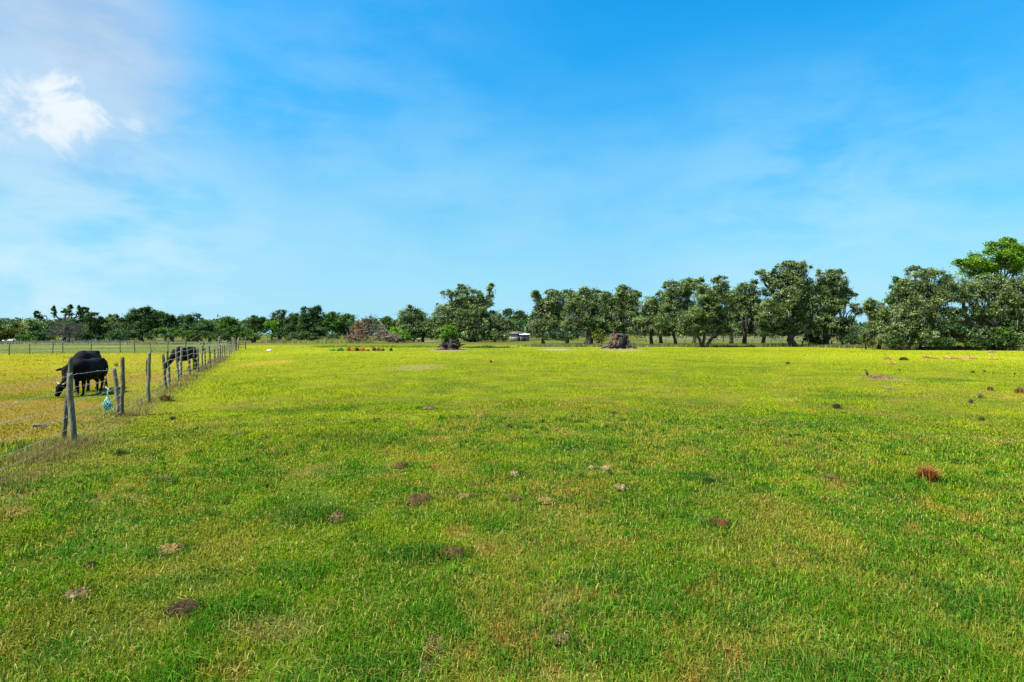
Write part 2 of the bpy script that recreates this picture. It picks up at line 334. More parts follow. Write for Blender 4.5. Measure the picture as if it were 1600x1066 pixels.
def sample_sector(n, r0, r1, power):       # density ~ r^-power
    u = rng.random(n)
    if abs(power-2) < 1e-6: r = r0*(r1/r0)**u
    else:
        e = 2-power; r = (r0**e+u*(r1**e-r0**e))**(1/e)
    t = rng.uniform(-.86, .80, n); return r*np.sin(t), r*np.cos(t), r
g = G()
def tint(C, n):
    C = C*rng.normal(1, .38, n).clip(.3, 2.0)[:, None]; q = rng.normal(0, .12, n)[:, None]; C = C*np.concatenate([1+q, 1-q*.3, 1+0*q], 1)
    k = rng.random(n); C = np.where((k < .14)[:, None], C*.4+np.array([.42, .31, .06])*.6, C)
    C = np.where((k > .90)[:, None], C*.5+np.array([.14, .30, .03])*.5, C); return C
for (n, r0, r1, pw, seg) in ((150000, 1.6, 4.5, 0, True), (520000, 4.5, 16, 2, True), (560000, 16, 100, 2, False)):
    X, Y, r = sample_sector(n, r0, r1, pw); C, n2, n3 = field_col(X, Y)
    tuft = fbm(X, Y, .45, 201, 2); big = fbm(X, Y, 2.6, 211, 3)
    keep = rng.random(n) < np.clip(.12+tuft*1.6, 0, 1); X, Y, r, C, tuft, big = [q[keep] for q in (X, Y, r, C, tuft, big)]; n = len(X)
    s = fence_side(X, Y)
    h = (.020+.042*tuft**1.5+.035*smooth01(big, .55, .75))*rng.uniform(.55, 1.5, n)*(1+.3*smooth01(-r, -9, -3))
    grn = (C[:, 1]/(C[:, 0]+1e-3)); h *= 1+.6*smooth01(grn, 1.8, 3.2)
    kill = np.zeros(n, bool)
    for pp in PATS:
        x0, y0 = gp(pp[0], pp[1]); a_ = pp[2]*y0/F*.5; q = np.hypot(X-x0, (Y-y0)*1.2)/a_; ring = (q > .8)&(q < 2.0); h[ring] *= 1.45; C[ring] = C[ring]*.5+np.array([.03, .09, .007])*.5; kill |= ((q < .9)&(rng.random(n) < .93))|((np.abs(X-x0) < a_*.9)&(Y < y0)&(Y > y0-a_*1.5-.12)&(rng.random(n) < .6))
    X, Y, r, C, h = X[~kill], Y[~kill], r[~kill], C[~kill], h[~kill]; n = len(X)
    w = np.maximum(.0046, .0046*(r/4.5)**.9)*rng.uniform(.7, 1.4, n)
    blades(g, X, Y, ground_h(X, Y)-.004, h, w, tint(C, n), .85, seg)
# ranker tussocks and trailing straw blades through the turf
nc = 3000; X0, Y0, r0_ = sample_sector(nc, 2.2, 13, 1.3); kp = fbm(X0, Y0, 2.0, 511, 3) > .42; X0, Y0, r0_ = X0[kp], Y0[kp], r0_[kp]; nc = len(X0); m = 30; idx = np.repeat(np.arange(nc), m); n = nc*m
rad_ = rng.uniform(.02, .11, nc)[idx]; X = X0[idx]+rng.normal(size=n)*rad_; Y = Y0[idx]+rng.normal(size=n)*rad_
TC = np.array([(.045, .145, .010), (.09, .21, .010), (.17, .25, .015), (.035, .11, .012)])[rng.integers(0, 4, nc)][idx]
blades(g, X, Y, ground_h(X, Y), rng.uniform(.05, .105, nc)[idx]*rng.uniform(.5, 1.3, n), np.maximum(.005, .0011*r0_[idx]), tint(TC, n), .85)
n = 30000; X, Y, r = sample_sector(n, 2, 14, 1.0); blades(g, X, Y, ground_h(X, Y)+.02, rng.uniform(.02, .055, n), np.full(n, .0032)+r*.0003, np.array([.36, .31, .09])*rng.normal(1, .25, n)[:, None].clip(.5, 1.5), 1.2)
tag(g.build('grass', M_grass), kind='stuff')
# rank dry grass along the fence
g = G()
n = 26000; t = rng.uniform(-8, 40, n); t = np.where(rng.random(n) < .62, rng.uniform(-8, 4, n), t)
off = rng.normal(.0, .26, n)+np.where(t < 1, .1, 0); clump = fbm(t, t*0, 1.1, 301, 3)
kp = rng.random(n) < smooth01(clump, .30, .62); t, off, clump = t[kp], off[kp], clump[kp]; n = len(t)
X = FA[0]+FD[0]*t+FN[0]*off; Y = FA[1]+FD[1]*t+FN[1]*off; r = np.hypot(X, Y)
C = np.array([.27, .17, .065])*rng.normal(1, .3, n).clip(.5, 1.6)[:, None]; gm = rng.random(n) < .45; C[gm] = C[gm]*.2+np.array([.13, .17, .03])
blades(g, X, Y, ground_h(X, Y), rng.uniform(.05, .22, n)*(.4+clump), np.maximum(.0032, r*.00045), C, .6)
tag(g.build('dry_fence_grass', M_dry), kind='stuff')
# pale rank weeds in front of the far woods and low dark strips, one a painted shadow
g = G()
def weed_or_shade_band(x0, x1, y0, y1, n, h, cols, wpx=1.0):
    x = rng.uniform(x0, x1, n)+rng.normal(0, 12, n); y = rng.uniform(y0, y1, n)+np.maximum(0, x-1290)*.0165; d = F*H/(y-YH); X = (x-800)/F*d
    cl = fbm(x, y, 9, 401, 3); C = np.array(cols)[rng.integers(0, len(cols), n)]*rng.normal(1, .2, n).clip(.5, 1.5)[:, None]
    blades(g, X, d, d*0, h*(.35+1.2*cl)*rng.uniform(.6, 1.2, n), d/F*wpx, C, .3, False)
GT = [(.30, .27, .17), (.22, .22, .13), (.16, .19, .08)]
weed_or_shade_band(-60, 330, 536.5, 538.5, 7000, .6, GT); weed_or_shade_band(110, 180, 536.5, 538, 2000, .8, [(.12, .16, .13), (.2, .24, .2)])
weed_or_shade_band(440, 560, 535, 536.5, 3500, .8, [(.35, .33, .10), (.25, .28, .06)]); weed_or_shade_band(830, 1345, 540.5, 542.5, 9000, .5, [(.08, .12, .03), (.15, .17, .05), (.25, .22, .10)])
weed_or_shade_band(736, 790, 542.8, 544.2, 900, .28, [(.05, .09, .015), (.07, .12, .02)]); weed_or_shade_band(1000, 1100, 540.5, 541.5, 2500, .4, [(.05, .09, .015)])  # first strip: stump's cast shadow put in as dark blades; second: low dark blades
weed_or_shade_band(1290, 1660, 542.2, 543.4, 9000, .55, [(.08, .12, .03), (.13, .16, .05), (.25, .2, .1)])
weed_or_shade_band(500, 690, 541, 543.5, 2600, .22, [(.12, .2, .02), (.2, .27, .02)])
tag(g.build('rank_weeds_and_shade', M_dry), kind='stuff')

# ------------------------------------------------------------------ trees
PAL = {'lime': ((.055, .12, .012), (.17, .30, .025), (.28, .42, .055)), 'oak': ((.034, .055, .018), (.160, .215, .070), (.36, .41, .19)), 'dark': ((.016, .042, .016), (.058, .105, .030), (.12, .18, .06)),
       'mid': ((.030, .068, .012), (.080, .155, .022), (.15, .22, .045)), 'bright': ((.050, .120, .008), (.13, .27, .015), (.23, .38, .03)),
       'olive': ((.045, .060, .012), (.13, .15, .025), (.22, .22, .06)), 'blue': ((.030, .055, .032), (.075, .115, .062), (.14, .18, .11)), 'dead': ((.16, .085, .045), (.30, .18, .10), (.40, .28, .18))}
def leaf_cards(g, P, size, C, upb=.5, r=rng, flat=.55):
    n = len(P); Nn = r.normal(size=(n, 3)); Nn[:, 2] = np.abs(Nn[:, 2])+upb; Nn /= np.linalg.norm(Nn, axis=1, keepdims=True)
    U = np.cross(Nn, r.normal(size=(n, 3))); U /= np.linalg.norm(U, axis=1, keepdims=True)+1e-9; W = np.cross(Nn, U)
    s = (size*r.uniform(.6, 1.4, n))[:, None]; U = U*s; W = W*s*flat
    V = np.stack([P-U, P+W, P+U*1.0-Nn*s*.3, P-W], 1).reshape(-1, 3)
    g.add(V, np.arange(n)[:, None]*4+np.arange(4)[None], None, np.repeat(C, 4, 0))
def crown(g, blobs, d, pal, dens=1.0, leaf=1.0, r=rng, lobes=True, depthf=.85, sub=(1.8, 7.0)):
    k = d/F; c0, c1, c2 = [np.array(q) for q in PAL[pal]]; centres = []
    for bl in blobs:
        cx, cy, rx, ry = bl[:4]; dn = bl[4] if len(bl) > 4 else 1.0
        dy = r.uniform(-.5, .5)*min(rx, 30)*k; db = d+dy
        todo = [(up_at(cx, cy, db), rx*k, ry*k, 1.0)]; centres.append((todo[0][0], rx*k, ry*k))
        if lobes:
            for q in range(5):
                a = r.uniform(-.5, math.pi+.5); e = r.uniform(.7, 1.0)
                c = todo[0][0]+Vector((math.cos(a)*rx*k*e, r.uniform(-.5, .5)*rx*k, math.sin(a)*ry*k*e)); f = r.uniform(.22, .42); todo.append((c, rx*k*f, ry*k*f, .9))
        for (c, ax, az, dd) in todo:
            A = math.pi*ax*az/(k*k); rs0 = min(sum(sub)/2, (ax+az)/k*.4); ns = int(A/(math.pi*rs0*rs0)*4.0*dens*dn*dd)+2
            u = r.normal(size=(ns, 3)); u /= np.linalg.norm(u, axis=1, keepdims=True); rr = r.random(ns)**.38
            S = np.array(c)+u*rr[:, None]*np.array([ax, ax*depthf, az])
            hole = np.array([mnoise.noise(Vector(q*.28/ (k*9))+Vector((d, 0, 0))) for q in S]); kk = (hole > -.22) | (ns < 14); S = S[kk]; ns = len(S)
            if not ns: continue
            rs = r.uniform(sub[0], sub[1], ns)*k*min(1, min(ax, az)/k/6+.15); m = (r.integers(28, 52, ns)*(rs/k/5).clip(.3, 1.8)).astype(int)+3; idx = np.repeat(np.arange(ns), m)
            P = S[idx]+r.normal(size=(len(idx), 3))*rs[idx][:, None]*np.array([.52, .52, .34])
            P[:, 2] = np.maximum(P[:, 2], .08)
            t = np.clip(r.normal(.43, .32, ns), 0, 1)[idx]+r.normal(0, .18, len(idx)); t = np.clip(t, 0, 1)[:, None]
            C = np.where(t < .5, c0+(c1-c0)*t*2, c1+(c2-c1)*(t-.5)*2)
            leaf_cards(g, P, 1.25*leaf*k, C, r=r)
    return centres
def limb_pts(a, b, bend, n=6, r=rng):
    a = np.array(a); b = np.array(b); t = np.linspace(0, 1, n)[:, None]; L_ = np.linalg.norm(b-a)
    P = a+(b-a)*t; P[:, 2] += (np.sin(t[:, 0]*math.pi))*L_*bend; P[1:-1] += r.normal(size=(n-2, 3))*L_*.035; return P
def tree(name, label, bx, by, blobs, pal='oak', cat='tree', group=None, dens=1., leaf=1., trunk=5., fork=.35, bark=None, limbs=None, moss=0, seed=None, d=None, nolimb=False, sub=(1.8, 7.0), stubs=True):
    r = np.random.default_rng(seed if seed is not None else int(bx*7+by)); d = d or F*H/(by-YH); k = d/F
    if name == 'live_oak':
        xa = min(q[0]-q[2]*.7 for q in blobs); xb = max(q[0]+q[2]*.7 for q in blobs)
        mx_, my_ = np.mean([q[0] for q in blobs]), np.mean([q[1] for q in blobs])
        blobs = [(q[0], q[1], q[2]*1.1, q[3]*1.1, *q[4:]) for q in blobs]+[(q[0]*.55+mx_*.45, q[1]*.55+(my_+6)*.45, q[2]*.9, q[3]*.9, .7) for q in blobs]
        q = xa
        while q < xb: blobs.append((q+r.uniform(0, 6), by-26+r.uniform(-5, 4), r.uniform(9, 14), r.uniform(7, 11), .8)); q += r.uniform(13, 20)
    base = Vector(((bx-800)*k, d, 0)); root = empty(name, base, label, cat, group)
    g = G(); cs = crown(g, blobs, d, pal, dens, leaf, r, sub=sub); g.build('crown', M_leaf, root, origin=base, smooth=False)
    g = G(); top = max(c.z for c, _, _ in cs); lowz = min(c.z-b*.6 for c, _, b in cs)
    fz = max(.8, min(lowz+.4, top*fork+.3)); fp = base+Vector((r.normal(0, .3), r.normal(0, .3), fz)); tr = trunk*k*.5
    if limbs is None:
        tube(g, limb_pts(base-Vector((0, 0, .2)), fp, 0, 5, r), np.array([1.5, 1.12, 1, .95, .85])*tr, 9, wob=.07, seed=int(bx))
    else:
        for (pl, r0, r1) in limbs:
            P = np.array([up_at(x, y, d+(dd[0] if dd else 0)) for x, y, *dd in pl])
            if P[0][2] < .6: P[0][2] = -.2
            t = np.linspace(0, 1, len(pl)*3); ti = np.linspace(0, 1, len(pl)); P = np.stack([np.interp(t, ti, P[:, q]) for q in range(3)], 1); P[1:-1] += r.normal(size=(len(P)-2, 3))*.07
            tube(g, P, np.linspace(r0, r1, len(P))*k, 8, wob=.08, seed=int(bx))
        fp = Vector(P[-1])if len(limbs) == 1 else fp
    if not nolimb:
        for (c, ax, az) in cs:
            P = limb_pts(fp, c, .08*r.normal(), 7, r); tube(g, P, np.linspace(tr*.62, tr*.16, 7), 6, wob=.06)
            for q in range(5 if d < 110 else 3):
                u = r.normal(size=3); u /= np.linalg.norm(u); e = np.array(c)+u*np.array([ax, ax*.8, az])*.98; s0 = P[r.integers(3, 7)]
                tube(g, limb_pts(s0, e, .05*r.normal(), 5, r), np.linspace(tr*.16, tr*.04, 5), 4)
    g.build('trunk', bark or M_bark, root, origin=base)
    if moss:
        g = G(); P = []
        for (c, ax, az) in cs:
            n = int(moss*ax*az/(k*k)*.06)+1; u = r.normal(size=(n, 3)); u /= np.linalg.norm(u, axis=1, keepdims=True)
            P.append(np.array(c)+u*np.array([ax, ax*.8, az*.8]))
        P = np.concatenate(P); n = len(P); m = 7; P = np.repeat(P, m, 0)+r.normal(size=(n*m, 3))*k*1.6; hh = r.uniform(3, 10, n*m)*k
        hh = np.minimum(hh, P[:, 2]-.3).clip(.1); a = r.uniform(0, 6.28, n*m); S = np.stack([np.cos(a), np.sin(a), 0*a], 1)*.45*k
        V = np.stack([P-S, P+S, P+np.stack([r.normal(0, .3*k, n*m), 0*a, -hh], 1)], 1).reshape(-1, 3)
        C = np.array([.17, .175, .12])*r.normal(1, .2, n*m).clip(.5, 1.5)[:, None]
        g.add(V, None, np.arange(n*m)[:, None]*3+np.arange(3)[None], np.repeat(C, 3, 0)); g.build('hanging_moss', M_leaf, root, origin=base, smooth=False)
    return root
# far woods that close the horizon
g = G(); r = np.random.default_rng(3)
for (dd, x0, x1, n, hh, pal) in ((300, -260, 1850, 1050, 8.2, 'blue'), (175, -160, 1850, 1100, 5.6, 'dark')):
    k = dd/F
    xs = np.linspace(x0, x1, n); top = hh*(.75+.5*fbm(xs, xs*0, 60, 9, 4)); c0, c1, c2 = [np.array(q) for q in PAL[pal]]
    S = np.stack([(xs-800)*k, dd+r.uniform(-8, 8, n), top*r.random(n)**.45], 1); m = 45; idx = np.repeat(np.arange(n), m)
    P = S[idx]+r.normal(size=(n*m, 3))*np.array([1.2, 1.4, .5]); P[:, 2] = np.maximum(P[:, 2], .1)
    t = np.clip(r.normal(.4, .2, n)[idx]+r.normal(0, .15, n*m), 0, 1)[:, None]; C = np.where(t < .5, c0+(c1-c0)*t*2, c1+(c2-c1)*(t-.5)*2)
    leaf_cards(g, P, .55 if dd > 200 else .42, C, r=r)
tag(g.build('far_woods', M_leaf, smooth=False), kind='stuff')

GL = 'trees of the woods beyond the left paddock'; GR = 'live oaks across the far side of the field'
T = [
 ('broadleaf_tree', 'small olive tree at the left picture edge above the low cream shed', 0, 536, [(0, 519, 15, 9), (6, 524, 10, 7)], 'olive', {}),
 ('broadleaf_tree', 'light olive tree just right of the low cream shed', 32, 536, [(31, 515, 11, 11), (23, 523, 8, 7), (40, 522, 8, 9)], 'olive', {}),
 ('broadleaf_tree', 'rounded grey-green tree left of the bare grey tree', 60, 536, [(58, 513, 18, 14), (50, 523, 14, 9), (70, 524, 14, 9)], 'oak', {}),
 ('vine_covered_tree', 'dark tree with broken stubs wrapped in vines rising behind the bare grey tree', 100, 534.5, [(92, 512, 22, 14), (118, 512, 24, 14), (58, 492, 3.5, 6), (63, 497, 3, 3), (84, 488, 3, 9), (102, 489, 3.5, 6), (110, 486, 3.5, 9), (125, 486, 4, 7), (129, 483, 7, 3), (135, 488, 3.5, 5), (126, 498, 6, 6)], 'dark', dict(sub=(2, 4))),
 ('broadleaf_tree', 'dark green tree right of the bare grey tree', 150, 535.5, [(150, 508, 16, 15), (147, 496, 10, 7), (158, 522, 18, 10)], 'dark', {}),
 ('broadleaf_tree', 'feathery tree with a loose pointed top left of the tallest paddock oak', 176, 535.5, [(178, 511, 14, 14), (174, 500, 7, 7, .6), (180, 496, 4, 4, .5)], 'oak', dict(dens=.8)),
 ('live_oak', 'tallest wide oak behind the grazing cows with an open knobbly top', 222, 535.5, [(220, 508, 24, 14), (211, 494, 12, 8), (232, 489, 12, 7), (226, 484, 6, 3.5), (198, 508, 12, 11), (244, 500, 12, 11), (250, 494, 7, 5)], 'dark', {}),
 ('broadleaf_tree', 'dense dark tree behind the far single cow', 268, 535.5, [(268, 512, 19, 16), (263, 498, 9, 6)], 'dark', {}),
 ('broadleaf_tree', 'tree with wispy bare-tipped top right of the dense dark tree', 295, 535.5, [(290, 500, 11, 8, .7), (303, 497, 11, 6, .5), (299, 513, 19, 14)], 'dark', dict(dens=.85)),
 ('broadleaf_tree', 'low soft green tree behind the middle fence posts', 328, 535.2, [(330, 516, 15, 13), (318, 511, 9, 8)], 'mid', {}),
 ('broadleaf_tree', 'mid green rounded tree above the tall fence post', 358, 535.2, [(358, 512, 16, 13), (353, 503, 9, 6), (375, 518, 10, 9)], 'mid', {}),
 ('broadleaf_tree', 'dark rounded tree left of the bright lime green tree', 396, 535, [(396, 511, 13, 13), (399, 501, 9, 7), (410, 505, 8, 8)], 'dark', {}),
 ('young_tree', 'small bright lime green tree beside the grey brush heap', 425, 536, [(425, 517, 11, 12), (424, 507, 8, 6)], 'bright', dict(trunk=3)),
 ('broadleaf_tree', 'sparse dark feathery tree rising behind the lime green tree', 436, 534.5, [(432, 497, 8, 9, .6), (440, 490, 7, 5, .6), (445, 501, 8, 8, .6), (438, 512, 13, 14, .8)], 'dark', dict(dens=.75)),
 ('broadleaf_tree', 'loose dark tree between the feathery tree and the tall square oak', 458, 534.8, [(456, 505, 11, 12, .8), (462, 496, 9, 6, .7), (455, 520, 14, 12)], 'dark', {}),
 ('live_oak', 'tall square-topped dark oak left of centre of the back woods', 488, 535, [(488, 507, 18, 19), (480, 489, 9, 7), (496, 487, 7, 6), (487, 522, 22, 11)], 'dark', {}),
 ('broadleaf_tree', 'lighter green spreading tree left of the heap of fallen dead tree', 530, 535, [(527, 508, 18, 16), (520, 494, 10, 5), (540, 503, 12, 12), (545, 518, 12, 12)], 'mid', {}),
 ('broadleaf_tree', 'small rounded tree showing behind the fallen dead tree', 608, 534.5, [(606, 512, 13, 10), (604, 502, 7, 6)], 'mid', {}),
 ('live_oak', 'upright grey-green oak right of the fallen dead tree', 660, 534.6, [(638, 500, 14, 14), (642, 486, 8, 7), (655, 508, 16, 16), (630, 510, 7, 9), (640, 520, 16, 11), (668, 515, 14, 13)], 'oak', dict(moss=.6)),
 ('live_oak', 'great spreading central oak with an open ragged top and a lone sprig', 738, 534.6, [(700, 500, 26, 20), (735, 500, 30, 22), (765, 507, 26, 19), (790, 514, 10, 14), (680, 513, 16, 16), (707, 484, 18, 9), (712, 465, 11, 7, .7), (698, 458, 8, 4, .7), (728, 456, 12, 7, .75), (720, 449, 6, 4, .7), (746, 466, 10, 9, .7), (722, 476, 16, 8), (742, 482, 14, 9), (765, 461, 4, 8, .7), (768, 449, 4, 4.5, .6), (762, 475, 6, 6), (700, 520, 20, 11), (745, 520, 26, 12), (775, 524, 22, 8)], 'oak', dict(trunk=9, moss=1)),
 ('broadleaf_tree', 'lower dark tree behind the shed right of the great central oak', 802, 531, [(800, 497, 16, 10), (794, 488, 6, 5), (815, 498, 10, 11), (825, 505, 10, 12), (808, 510, 20, 9)], 'dark', dict(d=190)),
 ('live_oak', 'oak over the shed with a dark sprig on its left shoulder', 848, 537.5, [(855, 486, 18, 18), (838, 465, 5, 8), (836, 458, 4, 3), (866, 466, 13, 10), (862, 457, 8, 4), (850, 506, 20, 14), (878, 500, 18, 18), (840, 494, 10, 12)], 'oak', dict(moss=1, fork=.3)),
 ('live_oak', 'forked grey trunked oak left of the big uprooted stump', 919, 539, [(905, 474, 16, 15), (913, 457, 8, 7), (894, 464, 6, 8), (925, 495, 20, 18), (900, 500, 18, 15), (925, 475, 12, 12)], 'oak', dict(trunk=12, moss=1)),
 ('live_oak', 'oak with a two-peaked crown right behind the big uprooted stump', 962, 539, [(955, 474, 18, 14), (947, 463, 9, 6), (982, 460, 14, 9), (973, 452, 6, 5), (993, 461, 8, 6), (990, 476, 12, 12), (958, 502, 22, 15), (985, 500, 20, 16)], 'oak', dict(trunk=7, moss=1)),
 ('live_oak', 'lower oak in the dip between the two-peaked oak and the taller oak', 1018, 539.5, [(1014, 478, 14, 9), (1018, 498, 18, 16), (1006, 510, 16, 12), (1030, 505, 14, 14)], 'oak', dict(moss=1)),
 ('live_oak', 'oak with a broad square shoulder left of the vee trunked oak', 1056, 540, [(1048, 446, 9, 8), (1060, 450, 14, 10), (1055, 468, 22, 16), (1046, 496, 20, 18), (1070, 492, 18, 16), (1080, 446, 9, 9, .9)], 'oak', dict(moss=.8)),
 ('live_oak', 'oak with pale limbs spreading in a low vee at the field edge', 1100, 543, [(1093, 443, 7, 7), (1103, 462, 16, 14, .9), (1126, 440, 9, 7), (1128, 452, 9, 9), (1105, 488, 20, 14), (1130, 478, 16, 16), (1135, 505, 16, 12), (1075, 506, 14, 12), (1100, 505, 14, 9)], 'oak',
    dict(moss=.8, trunk=6, limbs=[([(1096, 542), (1093, 531), (1084, 520), (1077, 505)], 2.6, 1.2), ([(1099, 542), (1101, 525), (1100, 505), (1104, 480)], 2.6, 1.2), ([(1101, 542), (1112, 530), (1126, 518), (1138, 505)], 3.0, 1.1)])),
 ('live_oak', 'rounded oak between the vee trunked oak and the tallest oak', 1163, 540.5, [(1165, 453, 14, 8), (1160, 470, 20, 16), (1150, 495, 18, 16), (1180, 490, 18, 20), (1160, 512, 18, 10)], 'oak', dict(trunk=6.5, moss=1.4)),
 ('live_oak', 'tallest dark oak of the right hand row with a thick black trunk', 1237, 542.2, [(1240, 423, 18, 11), (1218, 425, 12, 9), (1190, 427, 8, 4, .8), (1200, 434, 10, 7, .8), (1255, 417, 12, 6), (1232, 413, 10, 4), (1225, 447, 22, 14), (1245, 445, 20, 14), (1240, 474, 26, 18), (1210, 488, 22, 18), (1240, 500, 24, 14), (1262, 485, 16, 20)], 'oak', dict(trunk=11, moss=.8)),
 ('live_oak', 'upright dark oak with drooping right shoulder right of the tallest oak', 1292, 542, [(1288, 430, 10, 8), (1305, 427, 11, 6), (1298, 446, 17, 14), (1316, 450, 9, 10), (1326, 458, 7, 5), (1335, 461, 4, 2), (1293, 476, 18, 18), (1290, 505, 20, 16), (1278, 462, 12, 14)], 'oak', dict(trunk=7, moss=.8)),
 ('half_dead_tree', 'half dead tree with a pale bare snag and drooping mossy branch beside the gap', 1317, 542, [(1335, 481, 8, 6, .8), (1342, 487, 5, 5, .7), (1322, 470, 5, 5, .7), (1316, 512, 12, 14), (1326, 502, 8, 9), (1308, 522, 12, 10)], 'oak',
    dict(bark=M_pale, moss=1.5, limbs=[([(1317, 542), (1317, 515), (1313, 495), (1311, 478)], 2.2, .9), ([(1316, 508), (1319, 490), (1318, 474)], 1.4, .6), ([(1317, 505), (1325, 488), (1335, 480)], 1.2, .5)])),
 ('live_oak', 'bushy oak at the right side of the gap with foliage down to the ground', 1375, 546, [(1367, 483, 12, 13), (1359, 475, 6, 7), (1385, 492, 14, 14), (1378, 510, 20, 16), (1368, 526, 18, 11), (1395, 524, 16, 12)], 'oak', dict(moss=.5)),
 ('broadleaf_tree', 'narrow bright green tree poking up between two oaks', 1402, 544, [(1403, 458, 10, 13), (1402, 445, 6, 8), (1400, 436, 3, 3), (1396, 478, 12, 12), (1411, 448, 5, 4)], 'mid', dict(d=84, trunk=3)),
 ('live_oak', 'broad olive tinted oak with domed crown left of the arching oak', 1442, 547, [(1440, 438, 20, 13), (1430, 424, 12, 7), (1452, 426, 10, 6), (1462, 434, 14, 9), (1420, 455, 18, 14), (1450, 462, 28, 18), (1478, 450, 14, 14), (1418, 490, 26, 20), (1455, 492, 26, 18), (1435, 518, 28, 14), (1400, 515, 14, 12)], 'oak', dict(moss=.8, trunk=7)),
 ('broadleaf_tree', 'tall bright yellow-green tree rising highest behind the oaks on the right', 1560, 545, [(1558, 390, 20, 12), (1543, 403, 22, 12), (1520, 410, 18, 10), (1590, 400, 22, 16), (1525, 424, 26, 13), (1565, 408, 24, 16), (1600, 425, 20, 16), (1575, 376, 8, 5), (1575, 380, 9, 6), (1583, 390, 12, 9), (1597, 396, 12, 9), (1498, 412, 9, 5), (1520, 412, 14, 9), (1580, 412, 26, 14), (1560, 425, 26, 12)], 'lime', dict(d=82, sub=(3, 7))),
 ('live_oak', 'huge oak at the right edge with a black arching leaning trunk', 1556, 547.5, [(1500, 442, 20, 12), (1530, 444, 18, 12), (1565, 448, 22, 13), (1598, 446, 18, 15), (1550, 460, 18, 14), (1585, 468, 24, 20), (1612, 470, 18, 24), (1490, 462, 16, 12), (1545, 492, 16, 16), (1575, 505, 18, 16), (1605, 512, 20, 18), (1488, 490, 14, 10), (1530, 492, 8, 5)], 'oak',
    dict(trunk=6, moss=.8, limbs=[([(1556, 547), (1542, 528), (1524, 512), (1510, 500), (1507, 482), (1500, 462)], 5.6, 1.6), ([(1516, 506), (1500, 503), (1485, 504), (1466, 509)], 2.4, .8), ([(1537, 522), (1532, 495), (1524, 475), (1530, 460)], 2.4, 1.0)])),
 ('live_oak', 'partly cut off oak leaning in from beyond the right picture edge', 1640, 547.5, [(1630, 440, 24, 20), (1650, 480, 30, 30), (1622, 520, 20, 14)], 'oak', {}),
]
T += [
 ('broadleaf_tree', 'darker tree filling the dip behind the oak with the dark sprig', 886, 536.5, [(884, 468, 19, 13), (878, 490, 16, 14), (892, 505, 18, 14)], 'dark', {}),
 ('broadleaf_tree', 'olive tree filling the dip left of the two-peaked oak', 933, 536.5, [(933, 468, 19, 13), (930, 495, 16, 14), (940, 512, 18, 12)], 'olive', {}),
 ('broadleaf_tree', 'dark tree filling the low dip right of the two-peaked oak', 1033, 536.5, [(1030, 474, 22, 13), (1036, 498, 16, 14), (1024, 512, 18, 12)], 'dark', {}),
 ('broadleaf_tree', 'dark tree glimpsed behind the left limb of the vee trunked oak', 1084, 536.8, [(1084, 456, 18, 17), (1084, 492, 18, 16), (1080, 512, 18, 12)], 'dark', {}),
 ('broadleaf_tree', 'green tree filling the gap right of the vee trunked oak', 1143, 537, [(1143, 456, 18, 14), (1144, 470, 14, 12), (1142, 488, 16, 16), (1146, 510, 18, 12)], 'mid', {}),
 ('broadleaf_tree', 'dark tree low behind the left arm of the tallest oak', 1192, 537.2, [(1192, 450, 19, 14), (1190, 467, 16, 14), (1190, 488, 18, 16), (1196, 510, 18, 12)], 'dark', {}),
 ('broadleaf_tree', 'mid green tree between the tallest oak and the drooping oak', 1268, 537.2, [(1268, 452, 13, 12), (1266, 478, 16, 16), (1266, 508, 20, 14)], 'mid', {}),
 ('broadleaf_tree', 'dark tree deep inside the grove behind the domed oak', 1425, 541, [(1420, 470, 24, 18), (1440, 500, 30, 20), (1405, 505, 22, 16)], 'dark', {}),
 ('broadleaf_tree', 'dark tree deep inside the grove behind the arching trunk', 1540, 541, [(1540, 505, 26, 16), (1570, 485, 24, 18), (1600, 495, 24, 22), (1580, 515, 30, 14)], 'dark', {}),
]
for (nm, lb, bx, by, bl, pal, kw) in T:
    tree(nm, lb, bx, by, bl, pal, 'tree', GL if bx < 640 else GR, **kw)
